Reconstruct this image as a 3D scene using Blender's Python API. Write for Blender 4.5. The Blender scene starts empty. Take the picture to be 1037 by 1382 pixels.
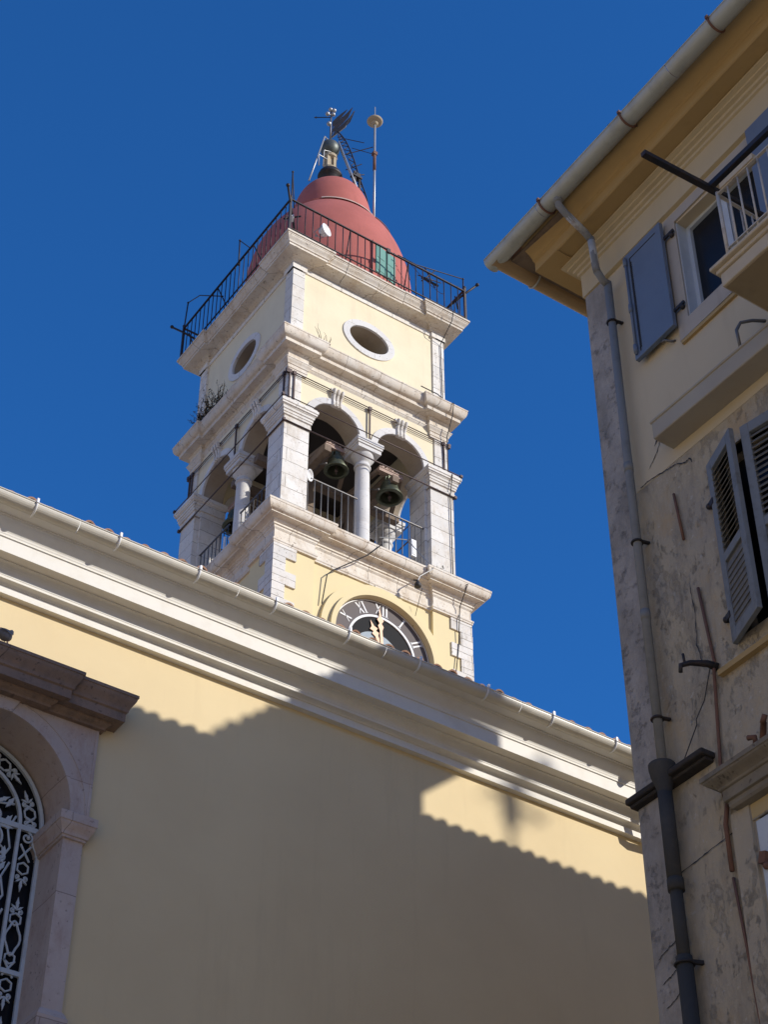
import bpy, bmesh, math, random
from mathutils import Vector, Matrix
random.seed(7)
R=math.radians; PI=math.pi
sc=bpy.context.scene; COL=sc.collection
# ------------------------------------------------------------------ camera, sky, sun, exposure
cam=bpy.data.cameras.new('camera'); camo=bpy.data.objects.new('camera',cam); COL.objects.link(camo)
cam.sensor_fit='HORIZONTAL'; cam.sensor_width=36.0; cam.lens=36.0*2488.5/1037.0
cam.clip_start=.1; cam.clip_end=5000
yaw,pitch,roll=R(34.253),R(40.811),R(.167)
fw=Vector((math.sin(yaw)*math.cos(pitch),math.cos(yaw)*math.cos(pitch),math.sin(pitch)))
r0=Vector((math.cos(yaw),-math.sin(yaw),0)); u0=r0.cross(fw)
rr=r0*math.cos(roll)+u0*math.sin(roll); uu=-r0*math.sin(roll)+u0*math.cos(roll)
m=Matrix((rr,uu,-fw)).transposed().to_4x4(); m.translation=Vector((0,0,1.6)); camo.matrix_world=m
sc.camera=camo
SUN_AZ=144.0   # compass angle from +Y towards +X, the direction the light comes from
SUN_EL=26.2
w=bpy.data.worlds.new('World'); sc.world=w; w.use_nodes=True
nt=w.node_tree; bg=nt.nodes['Background']
sky=nt.nodes.new('ShaderNodeTexSky'); sky.sky_type='NISHITA'; sky.sun_disc=False
sky.sun_elevation=R(SUN_EL); sky.sun_rotation=R(SUN_AZ); sky.altitude=0
sky.air_density=1.0; sky.dust_density=0.0; sky.ozone_density=10.0
gr_=nt.nodes.new('ShaderNodeMix'); gr_.data_type='RGBA'; gr_.blend_type='MULTIPLY'; gr_.inputs[0].default_value=1; gr_.inputs[7].default_value=(.43,1.0,1.27,1)
nt.links.new(sky.outputs[0],gr_.inputs[6])
# pale haze added as fill light low over the horizon (below about 18 degrees, under the part of the sky in view)
tc_=nt.nodes.new('ShaderNodeTexCoord'); sx_=nt.nodes.new('ShaderNodeSeparateXYZ'); nt.links.new(tc_.outputs['Generated'],sx_.inputs[0])
mr_=nt.nodes.new('ShaderNodeMapRange'); mr_.interpolation_type='SMOOTHSTEP'
for i_,v_ in ((1,.36),(2,.02),(3,0),(4,1)): mr_.inputs[i_].default_value=v_
nt.links.new(sx_.outputs[2],mr_.inputs[0])
hz_=nt.nodes.new('ShaderNodeMix'); hz_.data_type='RGBA'; hz_.inputs[7].default_value=(4.5,3.75,2.75,1)
nt.links.new(mr_.outputs[0],hz_.inputs[0]); nt.links.new(gr_.outputs[2],hz_.inputs[6]); nt.links.new(hz_.outputs[2],bg.inputs[0])
bg.inputs[1].default_value=.14
sl=bpy.data.lights.new('sun','SUN'); sl.energy=4.4; sl.angle=R(.53); sl.color=(1,.945,.86)
so=bpy.data.objects.new('sun',sl); COL.objects.link(so)
sd=Vector((math.sin(R(SUN_AZ))*math.cos(R(SUN_EL)),math.cos(R(SUN_AZ))*math.cos(R(SUN_EL)),math.sin(R(SUN_EL))))
so.rotation_euler=sd.to_track_quat('Z','Y').to_euler()
vs=sc.view_settings; sc.display_settings.display_device='sRGB'
vs.view_transform='Standard'; vs.look='None'; vs.gamma=1; vs.use_curve_mapping=False; vs.exposure=0.05
# ------------------------------------------------------------------ helpers
class MB:
    def __init__(s,T=None): s.v=[]; s.f=[]; s.T=T or Matrix.Identity(4); s.smooth=set()
    def add(s,vs,fs,smooth=False):
        b=len(s.v); s.v+=[s.T@Vector(p) for p in vs]
        for f in fs:
            if smooth: s.smooth.add(len(s.f))
            s.f.append([b+i for i in f])
        return s
    def box(s,x0,x1,y0,y1,z0,z1):
        return s.add([(x0,y0,z0),(x1,y0,z0),(x1,y1,z0),(x0,y1,z0),(x0,y0,z1),(x1,y0,z1),(x1,y1,z1),(x0,y1,z1)],
          [(0,3,2,1),(4,5,6,7),(0,1,5,4),(1,2,6,5),(2,3,7,6),(3,0,4,7)])
    def prism(s,pts,vec):
        n=len(pts); v=Vector(vec); p=[Vector(q) for q in pts]
        return s.add(p+[q+v for q in p],[tuple(range(n))[::-1],tuple(range(n,2*n))]+[(i,(i+1)%n,n+(i+1)%n,n+i) for i in range(n)])
    def lathe(s,prof,c=(0,0),n=48,smooth=True,cap=True,a0=0,a1=2*PI):
        vs=[];fs=[];full=abs(a1-a0-2*PI)<1e-6;m_=n if full else n+1
        for r,z in prof:
            for i in range(m_):
                a=a0+(a1-a0)*i/n; vs.append((c[0]+r*math.cos(a),c[1]+r*math.sin(a),z))
        for j in range(len(prof)-1):
            for i in range(n):
                k=(i+1)%m_
                fs.append((j*m_+i,j*m_+k,(j+1)*m_+k,(j+1)*m_+i))
        s.add(vs,fs,smooth)
        if cap and full:
            if prof[-1][0]>1e-4: s.add([(c[0]+prof[-1][0]*math.cos(2*PI*i/n),c[1]+prof[-1][0]*math.sin(2*PI*i/n),prof[-1][1]) for i in range(n)],[tuple(range(n))])
            if prof[0][0]>1e-4: s.add([(c[0]+prof[0][0]*math.cos(2*PI*i/n),c[1]+prof[0][0]*math.sin(2*PI*i/n),prof[0][1]) for i in range(n)],[tuple(range(n))[::-1]])
        return s
    def tube(s,pts,r,n=8,closed=False,flat=None):
        pts=[Vector(p) for p in pts]; N=len(pts); vs=[];fs=[]
        rad=r if isinstance(r,(list,tuple)) else [r]*N
        t0=(pts[1]-pts[0]).normalized(); a=Vector((0,0,1)) if abs(t0.z)<.9 else Vector((1,0,0))
        nrm=t0.cross(a).normalized()
        for i in range(N):
            if closed: t=(pts[(i+1)%N]-pts[i-1])
            else: t=(pts[min(i+1,N-1)]-pts[max(i-1,0)])
            t.normalize(); nrm=(nrm-t*nrm.dot(t)); 
            if nrm.length<1e-6: nrm=t.orthogonal()
            nrm.normalize(); b=t.cross(nrm)
            for k in range(n):
                an=2*PI*k/n; vs.append(pts[i]+(nrm*math.cos(an)+b*math.sin(an))*rad[i])
        for i in range(N if closed else N-1):
            j=(i+1)%N
            for k in range(n): fs.append((i*n+k,i*n+(k+1)%n,j*n+(k+1)%n,j*n+k))
        if not closed: fs+=[tuple(range(n))[::-1],tuple(range((N-1)*n,N*n))]
        return s.add(vs,fs,n>5)
    def bar(s,a,b,w,h,up=(0,0,1)):
        a=Vector(a);b=Vector(b);t=(b-a).normalized();u=Vector(up)
        if abs(t.dot(u))>.99: u=Vector((1,0,0))
        sx=t.cross(u).normalized();sz=sx.cross(t)
        c=[a-sx*w/2-sz*h/2,a+sx*w/2-sz*h/2,a+sx*w/2+sz*h/2,a-sx*w/2+sz*h/2]
        return s.prism(c,b-a)
    def ball(s,c,r,n=16,sq=1.0):
        m_=n//2; return s.lathe([(max(r*math.sin(PI*j/m_),1e-5),c[2]-r*sq*math.cos(PI*j/m_)) for j in range(m_+1)],(c[0],c[1]),n,True,False)
    def wire(s,pts,r,n=6): return s.tube(pts,r,n)
def wloc(o):
    v=Vector((0,0,0))
    while o is not None: v+=o.location; o=o.parent
    return v
def obj(name,mb,mat,parent=None,bevel=0,auto=None):
    off=wloc(parent); me=bpy.data.meshes.new(name)
    me.from_pydata([tuple(p-off) for p in mb.v],[],mb.f); 
    if mb.smooth:
        for i in mb.smooth: me.polygons[i].use_smooth=True
    me.materials.append(mat); me.validate(); me.update()
    o=bpy.data.objects.new(name,me); COL.objects.link(o)
    if parent is not None: o.parent=parent
    if bevel:
        b=o.modifiers.new('bevel','BEVEL'); b.width=bevel; b.segments=2; b.limit_method='ANGLE'; b.angle_limit=R(40)
    return o
def thing(name,label,cat,loc,group=None):
    o=bpy.data.objects.new(name,None); COL.objects.link(o); o.location=loc; o.empty_display_size=.2
    o['label']=label; o['category']=cat
    if group: o['group']=group
    return o
def tag(o,label,cat,group=None):
    o['label']=label;o['category']=cat
    if group:o['group']=group
    return o
def struct(name,mb,mat):
    o=obj(name,mb,mat);o['kind']='structure';return o
def S(r,g,b):
    f=lambda c:(c/12.92 if c<=.04045 else ((c+.055)/1.055)**2.4)
    return (f(r/255),f(g/255),f(b/255))
# ------------------------------------------------------------------ materials
class NT:
    def __init__(s,name):
        s.m=bpy.data.materials.new(name); s.m.use_nodes=True; s.t=s.m.node_tree; s.b=s.t.nodes['Principled BSDF']
        s.co=s.n('ShaderNodeTexCoord').outputs['Object']
    def n(s,k,**kw):
        x=s.t.nodes.new(k)
        for a,b in kw.items(): setattr(x,a,b)
        return x
    def l(s,a,b): s.t.links.new(a,b)
    def noise(s,scale,detail=6,rough=.6,vec=None,stretch=None):
        x=s.n('ShaderNodeTexNoise'); x.inputs['Scale'].default_value=scale; x.inputs['Detail'].default_value=detail; x.inputs['Roughness'].default_value=rough
        v=vec or s.co
        if stretch:
            mp=s.n('ShaderNodeMapping'); mp.inputs['Scale'].default_value=stretch; s.l(v,mp.inputs[0]); v=mp.outputs[0]
        s.l(v,x.inputs['Vector']); return x.outputs['Fac']
    def ramp(s,fac,a,b):
        x=s.n('ShaderNodeMapRange'); x.inputs[1].default_value=a; x.inputs[2].default_value=b; s.l(fac,x.inputs[0]); return x.outputs[0]
    def mix(s,fac,a,b):
        x=s.n('ShaderNodeMix',data_type='RGBA')
        if isinstance(fac,float): x.inputs[0].default_value=fac
        else: s.l(fac,x.inputs[0])
        for i,c in ((6,a),(7,b)):
            if isinstance(c,tuple): x.inputs[i].default_value=(*c,1)
            else: s.l(c,x.inputs[i])
        return x.outputs[2]
    def mul(s,a,b):
        x=s.n('ShaderNodeMath',operation='MULTIPLY')
        for i,c in ((0,a),(1,b)):
            if isinstance(c,(int,float)): x.inputs[i].default_value=c
            else: s.l(c,x.inputs[i])
        return x.outputs[0]
    def addm(s,a,b):
        x=s.n('ShaderNodeMath',operation='ADD')
        for i,c in ((0,a),(1,b)):
            if isinstance(c,(int,float)): x.inputs[i].default_value=c
            else: s.l(c,x.inputs[i])
        return x.outputs[0]
    def wallvec(s):
        sp=s.n('ShaderNodeSeparateXYZ'); s.l(s.co,sp.inputs[0]); c=s.n('ShaderNodeCombineXYZ')
        s.l(s.addm(sp.outputs[0],sp.outputs[1]),c.inputs[0]); s.l(sp.outputs[2],c.inputs[1]); return c.outputs[0]
    def bump(s,h,st=.3,d=.01):
        x=s.n('ShaderNodeBump'); x.inputs['Strength'].default_value=st; x.inputs['Distance'].default_value=d
        s.l(h,x.inputs['Height']); s.l(x.outputs[0],s.b.inputs['Normal'])
    def fin(s,col,rough=.8,metal=0,spec=.3):
        if isinstance(col,tuple): s.b.inputs['Base Color'].default_value=(*col,1)
        else: s.l(col,s.b.inputs['Base Color'])
        if isinstance(rough,(int,float)): s.b.inputs['Roughness'].default_value=rough
        else: s.l(rough,s.b.inputs['Roughness'])
        s.b.inputs['Metallic'].default_value=metal; s.b.inputs['Specular IOR Level'].default_value=spec
        return s.m
def plaster(name,c,c2,c3,sc_=.8,bst=.25,stain=.6,streak=True):
    k=NT(name)
    a=k.ramp(k.noise(sc_,5,.6),.35,.7); col=k.mix(a,c,c2)
    if streak:
        st=k.ramp(k.noise(1.0,6,.7,stretch=(2.2,2.2,.25)),.55,.8); col=k.mix(k.mul(st,stain),col,c3)
    f=k.ramp(k.noise(14,8,.7),.62,.75); col=k.mix(k.mul(f,.35),col,c3)
    h=k.addm(k.mul(k.noise(30,5,.6),.4),k.noise(2.0,4,.5)); k.bump(h,bst,.02)
    return k.fin(col,.85)
def painted(name,c,c2=None,rough=.5,sc_=6,metal=0,amt=.6,bst=.1,spec=.4):
    k=NT(name); c2=c2 or tuple(x*.6 for x in c)
    a=k.ramp(k.noise(sc_,7,.7),.5,.72); col=k.mix(k.mul(a,amt),c,c2)
    k.bump(k.noise(sc_*4,4,.6),bst,.01); return k.fin(col,rough,metal,spec)
def stone(name,c,c2,c3,rowh=.42,bw=.8,joint=(.22,.2,.17),mort=.012,bst=.5,amt=.8,vein=.5):
    k=NT(name); v=k.wallvec()
    nz=k.n('ShaderNodeTexNoise'); nz.inputs['Scale'].default_value=2.3; k.l(k.co,nz.inputs['Vector'])
    vm=k.n('ShaderNodeVectorMath',operation='MULTIPLY_ADD'); vm.inputs[1].default_value=(.05,.05,.0); k.l(nz.outputs['Color'],vm.inputs[0]); k.l(v,vm.inputs[2]); v=vm.outputs[0]
    br=k.n('ShaderNodeTexBrick'); br.offset=.5; k.l(v,br.inputs['Vector'])
    br.inputs['Scale'].default_value=1; br.inputs['Mortar Size'].default_value=mort; br.inputs['Mortar Smooth'].default_value=.3
    br.inputs['Brick Width'].default_value=bw; br.inputs['Row Height'].default_value=rowh; br.inputs['Bias'].default_value=0
    br.inputs['Color1'].default_value=(*c,1); br.inputs['Color2'].default_value=(*tuple(x*.80 for x in c),1); br.inputs['Mortar'].default_value=(*joint,1)
    a=k.ramp(k.noise(1.6,7,.7),.42,.62); col=k.mix(k.mul(a,amt),br.outputs['Color'],c2)
    a2=k.ramp(k.noise(2.6,9,.78,stretch=(1,1,.45)),.50,.66); col=k.mix(k.mul(a2,vein),col,c3)
    a3=k.ramp(k.noise(7.5,9,.8),.57,.68); col=k.mix(k.mul(a3,vein*.8),col,tuple(x*.55 for x in c3))
    pit=k.ramp(k.noise(17,3,.5),.65,.70); col=k.mix(k.mul(pit,.6),col,joint)
    h=k.addm(k.mul(br.outputs['Fac'],-.8),k.addm(k.mul(k.noise(9,8,.7),.5),k.mul(pit,-.5))); k.bump(h,bst,.03)
    return k.fin(col,.85)
M={}
M['church']=plaster('church_plaster',(.745,.605,.36),(.69,.55,.322),(.58,.455,.27),.55,.12,.45)
M['cornice_white']=painted('cornice_paint',(.74,.71,.64),(.60,.54,.44),.6,2.5,0,.45,.08)
M['gutter']=painted('gutter_paint',(.62,.58,.49),(.45,.40,.32),.4,3,0,.5,.05)
M['rose_stone']=stone('rose_stone',(.57,.48,.42),(.49,.385,.325),(.34,.20,.15),1.35,3.1,(.25,.2,.18),.006,.15,.6,.45)
M['hood_stone']=stone('hood_stone',(.31,.215,.155),(.22,.155,.115),(.14,.105,.085),5,1.9,(.08,.06,.05),.008,.25,.8,.7)
M['grille']=painted('grille_paint',(.50,.55,.58),(.38,.38,.36),.5,5)
M['glass_dark']=painted('dark_glass',(.012,.013,.016),(.022,.022,.024),.25,2,0,.5,.03,.18)
M['tower']=plaster('tower_plaster',(.80,.71,.50),(.74,.65,.45),(.56,.47,.34),1.2,.35,.5)
M['tower_yellow']=plaster('tower_plaster_low',(.76,.64,.37),(.74,.62,.36),(.62,.52,.33),1.2,.2,.2)
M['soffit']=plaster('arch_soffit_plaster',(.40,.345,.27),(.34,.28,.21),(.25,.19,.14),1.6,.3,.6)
M['white_stone']=stone('white_stone',(.80,.77,.71),(.72,.67,.59),(.48,.40,.30),.37,1.45,(.22,.19,.15),.009,.6,.7,.6)
M['white_band']=stone('white_band',(.74,.73,.71),(.70,.67,.62),(.52,.45,.36),3,1.3,(.35,.3,.25),.006,.3,.6,.3)
M['weathered']=stone('weathered_stone',(.78,.72,.62),(.66,.57,.45),(.42,.31,.20),7.0,1.5,(.2,.15,.10),.007,.6,.8,.55)
M['red']=plaster('red_dome_plaster',(.46,.14,.115),(.39,.118,.095),(.29,.09,.072),1.1,.2,.7)
M['red_edge']=plaster('pale_edge_plaster',(.52,.42,.35),(.42,.24,.19),(.36,.14,.11),2.5,.2,.5)
M['iron']=painted('black_iron',(.035,.033,.035),(.10,.055,.035),.55,9,.4,.6)
M['rail_iron']=painted('grey_iron',(.16,.155,.15),(.22,.15,.10),.5,9,.5,.6)
M['strap']=painted('strap_iron',(.085,.06,.055),(.16,.10,.075),.6,9,.3,.6)
M['bronze']=painted('bell_bronze',(.10,.11,.072),(.16,.18,.13),.45,6,.6,.7)
M['ball']=painted('verdigris_ball',(.10,.115,.105),(.18,.17,.13),.5,5,.5,.7)
M['lead']=painted('galvanised',(.42,.42,.41),(.26,.25,.24),.45,5,.6,.6)
M['sandy']=painted('sandy_stone',(.43,.36,.25),(.28,.21,.13),.85,5,0,.8,.4)
M['white_paint']=painted('white_enamel',(.80,.80,.80),(.62,.6,.56),.35,4,0,.3)
M['dial']=painted('dial_grey',(.115,.095,.09),(.10,.085,.08),.7,3,0,.4)
M['numeral']=painted('numeral_white',(.80,.80,.78),(.70,.69,.66),.6,3,0,.4)
M['gold']=painted('hand_gilding',(.55,.35,.23),(.42,.26,.16),.5,8,.2,.5)
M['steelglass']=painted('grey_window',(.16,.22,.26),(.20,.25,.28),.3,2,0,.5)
M['door_green']=painted('green_shutter_paint',(.09,.26,.21),(.07,.17,.14),.6,6,0,.5)
M['tile']=stone('clay_tile',(.36,.19,.115),(.44,.28,.19),(.19,.12,.085),.9,.24,(.2,.1,.06),.001,.4,.9,.7)
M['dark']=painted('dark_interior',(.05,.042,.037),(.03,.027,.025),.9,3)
M['timber']=painted('old_timber',(.20,.15,.11),(.10,.075,.055),.85,7,0,.7,.3)
M['beam']=painted('painted_beam',(.42,.30,.24),(.22,.16,.12),.7,7,0,.7,.2)
M['pavement']=stone('street_paving',(.50,.44,.36),(.44,.385,.31),(.33,.285,.225),.6,.9,(.1,.1,.09),.012,.4,.7,.5)
M['plant']=painted('dry_leaf',(.045,.05,.03),(.10,.08,.05),.8,12)
M['twig']=painted('dry_twig',(.16,.12,.08),(.10,.075,.05),.85,12)
M['blue']=painted('blue_plastic',(.02,.10,.42),(.02,.08,.30),.4,4)
M['cable']=painted('black_cable',(.03,.028,.026),(.05,.045,.04),.6,9)
M['rust']=painted('rusty_pipe',(.17,.085,.055),(.10,.05,.035),.8,12,0,.8,.3)
# house
M['house_top']=plaster('house_plaster_upper',(.56,.475,.33),(.51,.43,.30),(.40,.325,.22),.7,.15,.5)
k=NT('house_plaster_lower')
c1=k.mix(k.ramp(k.noise(.9,7,.65),.40,.60),(.48,.405,.285),(.41,.36,.285))
c1=k.mix(k.mul(k.ramp(k.noise(1.5,9,.78,stretch=(1.5,1.5,.4)),.48,.66),.7),c1,(.24,.21,.165))
c1=k.mix(k.mul(k.ramp(k.noise(2.1,7,.7,stretch=(1,1,.5)),.54,.66),.7),c1,(.46,.34,.20))
fl=k.ramp(k.noise(1.7,10,.72,stretch=(1,1,.55)),.55,.59); c1=k.mix(k.mul(fl,.35),c1,(.31,.285,.25))
pk=k.ramp(k.noise(5,10,.82,stretch=(1,1,.6)),.57,.67); c1=k.mix(k.mul(pk,.45),c1,(.15,.13,.105))
c1=k.mix(k.mul(k.ramp(k.noise(13,6,.65),.60,.66),.55),c1,(.52,.49,.43))
k.bump(k.addm(k.addm(k.mul(k.noise(12,9,.78),.7),k.mul(pk,-.7)),k.mul(fl,-.5)),.7,.04); M['house_low']=k.fin(c1,.9)
k=NT('corner_concrete')
c1=k.mix(k.ramp(k.noise(1.6,8,.75,stretch=(1,1,.6)),.40,.60),(.42,.385,.35),(.27,.25,.225))
pk=k.ramp(k.noise(6,9,.8),.55,.66); c1=k.mix(k.mul(pk,.7),c1,(.13,.12,.105))
c1=k.mix(k.mul(k.ramp(k.noise(9,5,.65),.64,.72),.5),c1,(.45,.42,.38))
k.bump(k.addm(k.noise(10,8,.75),k.mul(pk,-.7)),.6,.03); M['corner']=k.fin(c1,.9)
M['ochre']=plaster('ochre_eave_paint',(.43,.30,.135),(.40,.275,.12),(.29,.20,.09),1.2,.1,.5)
M['ochre_pale']=plaster('pale_frieze_paint',(.52,.43,.28),(.48,.40,.26),(.38,.30,.19),1.2,.1,.4)
M['surround']=plaster('window_surround_plaster',(.42,.38,.33),(.38,.335,.28),(.27,.22,.165),1.6,.2,.6)
M['shutter_blue']=painted('blue_shutter_paint',(.135,.175,.245),(.11,.14,.20),.45,3,0,.5,.03)
M['louvre']=painted('faded_louvre_paint',(.185,.20,.215),(.11,.11,.105),.65,7,0,.85,.2)
M['slat']=painted('bare_slat_wood',(.16,.155,.145),(.09,.085,.08),.8,10,0,.8,.2)
M['frame_white']=painted('window_frame_paint',(.50,.55,.60),(.42,.45,.48),.5,4,0,.5)
M['pipe_grey']=painted('grey_pipe_paint',(.225,.225,.215),(.15,.15,.14),.75,4,0,.7,.1,.2)
M['pipe_dark']=painted('dark_pipe_paint',(.058,.056,.052),(.095,.085,.07),.8,4,0,.7,.1,.15)
M['pipe_pale']=painted('flaking_pipe_paint',(.42,.43,.42),(.17,.09,.06),.6,9,0,.9,.2)
M['house_gutter']=painted('house_gutter_zinc',(.42,.44,.41),(.27,.28,.26),.5,3.5,.1,.7)
M['end_gutter']=painted('brown_gutter_paint',(.36,.25,.13),(.24,.17,.09),.5,4,0,.6)
M['dial_black']=painted('dial_opening',(.010,.010,.011),(.016,.016,.016),.6,3,0,.5,.02,.1)
M['ledge']=plaster('ledge_cement',(.40,.36,.29),(.36,.32,.26),(.24,.21,.17),1.5,.2,.6)
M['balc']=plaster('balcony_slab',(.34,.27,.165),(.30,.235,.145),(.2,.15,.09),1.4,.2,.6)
M['balc_edge']=plaster('balcony_edge',(.55,.48,.36),(.48,.40,.29),(.26,.18,.11),2.5,.2,.8)
M['rail_white']=painted('balcony_rail_paint',(.54,.49,.42),(.24,.16,.11),.65,9,0,.9)
M['black_stone']=painted('blackened_stone',(.035,.03,.027),(.07,.06,.05),.9,6,0,.6,.3)
M['hood2']=stone('sooty_hood_stone',(.26,.225,.17),(.17,.145,.11),(.07,.062,.052),9,2.5,(.06,.05,.04),.004,.4,.8,.6)
M['warm_panel']=plaster('ochre_panel',(.47,.35,.17),(.43,.32,.155),(.32,.23,.12),1.5,.15,.5)
M['neighbour']=plaster('neighbour_plaster',(.70,.575,.39),(.66,.54,.365),(.56,.46,.31),.7,.15,.4)
M['feather']=painted('pigeon_feather',(.22,.22,.24),(.12,.10,.11),.7,14,0,.8)
M['beak']=painted('pigeon_leg',(.35,.12,.10),(.3,.1,.08),.7,14)
# ------------------------------------------------------------------ shared builders
def roof_sheet(mb,o,u,v,W,L,pitch=.24,course=.42,amp=.055,rng=random):
    """barrel tiles: o lower corner, u along the eave, v up the slope (unit vectors), W wide, L long"""
    o=Vector(o);u=Vector(u);v=Vector(v);n=u.cross(v).normalized()
    nt_=int(W/pitch);ncr=max(1,int(L/course));spt=8
    for c in range(ncr):
        vs=[];fs=[];off=[rng.uniform(-.035,.03) for _ in range(nt_+1)]; hs_=[rng.uniform(.65,1.2) for _ in range(nt_+1)]
        cols=nt_*spt+1
        for e in (0,1):
            for i in range(cols):
                t=i/spt; ph=t%1.0; h=(amp*abs(math.cos(PI*ph))*1.6-amp*.5)*hs_[min(int(t+.5),nt_)] if (ph<.3 or ph>.7) else amp*(-.05-.45*math.sin(PI*(ph-.3)/.4))
                jit=off[min(int(t+.5),nt_)]
                lift=.035*(1-e)
                vs.append(o+u*(t*pitch)+v*((c+e*1.12)*course+(jit if e==0 else 0))+n*(h+lift))
        for i in range(cols-1): fs.append((i,i+1,cols+i+1,cols+i))
        # visible thickness of the lower edge
        b=len(vs)
        for i in range(cols): vs.append(vs[i]-n*.022)
        for i in range(cols-1): fs.append((b+i,b+i+1,i+1,i))
        mb.add(vs,fs)
def sweep_line(mb,prof,a,b,out,close=-.15):
    """straight moulding from a to b (z ignored) with profile (offset along out, z)"""
    a=Vector(a);b=Vector(b);out=Vector(out)
    pr=list(prof)+[(close,prof[-1][1]),(close,prof[0][1])]
    pts=[Vector((a.x,a.y,0))+out*p+Vector((0,0,z)) for p,z in pr]
    mb.prism(pts,Vector((b.x-a.x,b.y-a.y,0)))
def ressaut(H,xb,rec):
    q=[(-H,-H),(-xb,-H),(-xb,-H+rec),(xb,-H+rec),(xb,-H)]; P=[]
    for kk in range(4):
        for x,y in q:
            for _ in range(kk): x,y=-y,x
            P.append((x,y))
    return P
def square(H): return [(-H,-H),(H,-H),(H,H),(-H,H)]
def sweep_plan(mb,plan,prof,block=.75,gap=.007,jit=.006,back=-.22,rng=random):
    n=len(plan)
    for i in range(n):
        p0=Vector(plan[i-1]);p1=Vector(plan[i]);p2=Vector(plan[(i+1)%n]);p3=Vector(plan[(i+2)%n])
        d0=(p1-p0).normalized();d1=(p2-p1).normalized();d2=(p3-p2).normalized()
        no=lambda d:Vector((d.y,-d.x)); n0,n1,n2=no(d0),no(d1),no(d2)
        L=(p2-p1).length; nb=max(1,round(L/block)); cuts=[0]
        for j in range(1,nb): cuts.append((j+rng.uniform(-.18,.18))*L/nb)
        cuts.append(L)
        for j in range(nb):
            jo=rng.uniform(-jit,jit);jz=rng.uniform(-jit,jit)
            pr=[(o_+jo,z+jz) for o_,z in prof]+[(back,prof[-1][1]),(back,prof[0][1])]
            def end(s,first,last):
                out=[]
                for o_,z in pr:
                    if first: q=p1+(n0+n1)*o_
                    elif last: q=p2+(n1+n2)*o_
                    else: q=p1+d1*s+n1*o_
                    out.append((q.x,q.y,z))
                return out
            A=end(cuts[j]+gap/2,j==0,False);B=end(cuts[j+1]-gap/2,False,j==nb-1)
            m_=len(pr)
            mb.add(A+B,[tuple(range(m_)),tuple(range(m_,2*m_))[::-1]]+[(k2,m_+k2,m_+(k2+1)%m_,(k2+1)%m_) for k2 in range(m_)])
def curve_prof(a,b,kind='ovolo',n=6):
    """points from a to b (offset,z): cavetto or ovolo or cyma"""
    out=[]
    for i in range(n+1):
        t=i/n
        if kind=='ovolo': u=math.sin(t*PI/2);v=1-math.cos(t*PI/2)
        elif kind=='cavetto': u=1-math.cos(t*PI/2);v=math.sin(t*PI/2)
        else: u=.5-.5*math.cos(PI*t);v=t
        out.append((a[0]+(b[0]-a[0])*u,a[1]+(b[1]-a[1])*v))
    return out
# ------------------------------------------------------------------ ground
struct('street_paving',MB().add([(-300,-300,0),(300,-300,0),(300,300,0),(-300,300,0)],[(0,1,2,3)]),M['pavement'])
# ------------------------------------------------------------------ church
WY=15.5
church=thing('church','cream plastered church wall with white moulded cornice and arched grille window below the bell tower','church',(8,WY,0))
CX,SZ,SR=5.636,11.71,.951   # window centre, springing, arch radius
wb=MB(); y0,y1=WY,WY+.6
wb.box(-9,4.52,y0,y1,0,14.95); wb.box(6.752,30,y0,y1,0,14.95); wb.box(4.52,6.752,y0,y1,12.85,14.95); wb.box(4.52,6.752,y0,y1,0,7.5)
wb.box(-9,-8.4,y1,33,0,14.95); wb.box(29.4,30,y1,33,0,14.95); wb.box(-8.4,29.4,32.4,33,0,14.95)
obj('wall',wb,M['church'],church)
prof=[(0,14.083),(.08,14.083),(.08,14.18),(.095,14.185)]+curve_prof((.095,14.187),(.155,14.212),'cavetto',4)+[(.165,14.215),(.165,14.245)]+curve_prof((.17,14.25),(.24,14.372),'cavetto',6)+[(.255,14.375),(.255,14.388),(.38,14.388),(.38,14.57),(.395,14.575),(.395,14.60)]+curve_prof((.40,14.61),(.50,14.765),'cyma',8)+[(.515,14.77),(.515,14.785),(.62,14.80),(.62,15.02)]
cb=MB(); sweep_line(cb,prof,(-9,WY,0),(30,WY,0),(0,-1,0)); obj('cornice',cb,M['cornice_white'],church)
rb=MB(); sl_=R(15); roof_sheet(rb,(-9.2,WY-.56,15.0),(1,0,0),(0,math.cos(sl_),math.sin(sl_)),39.3,9.2)
rb.add([(-9.2,WY-.5,14.96),(30.2,WY-.5,14.96),(30.2,WY+8.4,17.32),(-9.2,WY+8.4,17.32)],[(0,1,2,3)])
rb.add([(-9.2,WY+8.35,17.36),(30.2,WY+8.35,17.36),(30.2,WY+17.7,14.95),(-9.2,WY+17.7,14.95)],[(0,1,2,3)])
obj('roof',rb,M['tile'],church)
def half_gutter(mb,c,r,a,b,axis,wall=.006,n=14):
    """half round gutter; c = function t -> centre point, axis 'x' or 'y'"""
    ring=[]
    for i in range(n+1):
        an=PI+PI*i/n; ring.append((math.cos(an)*r,math.sin(an)*r))
    bead=[(r+.011*math.cos(q),.0+.011*math.sin(q)) for q in (0,1.2,2.4)]
    inner=[(x*(r-wall)/r,z*(r-wall)/r) for x,z in reversed(ring)]
    P=ring+inner
    def pt(t,x,z):
        q=c(t); return (q[0],q[1]+x,q[2]+z) if axis=='x' else (q[0]+x,q[1],q[2]+z)
    A=[pt(a,x,z) for x,z in P];B=[pt(b,x,z) for x,z in P];k2=len(P)
    mb.add(A+B,[(i,(i+1)%k2,k2+(i+1)%k2,k2+i) for i in range(k2)]+[tuple(range(k2))[::-1],tuple(range(k2,2*k2))])
    for sg in (-1,1):
        mb.tube([pt(a,sg*r,.004),pt(b,sg*r,.004)],.010,8)
GY,GZ,GR=WY-.64,14.90,.10
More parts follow.
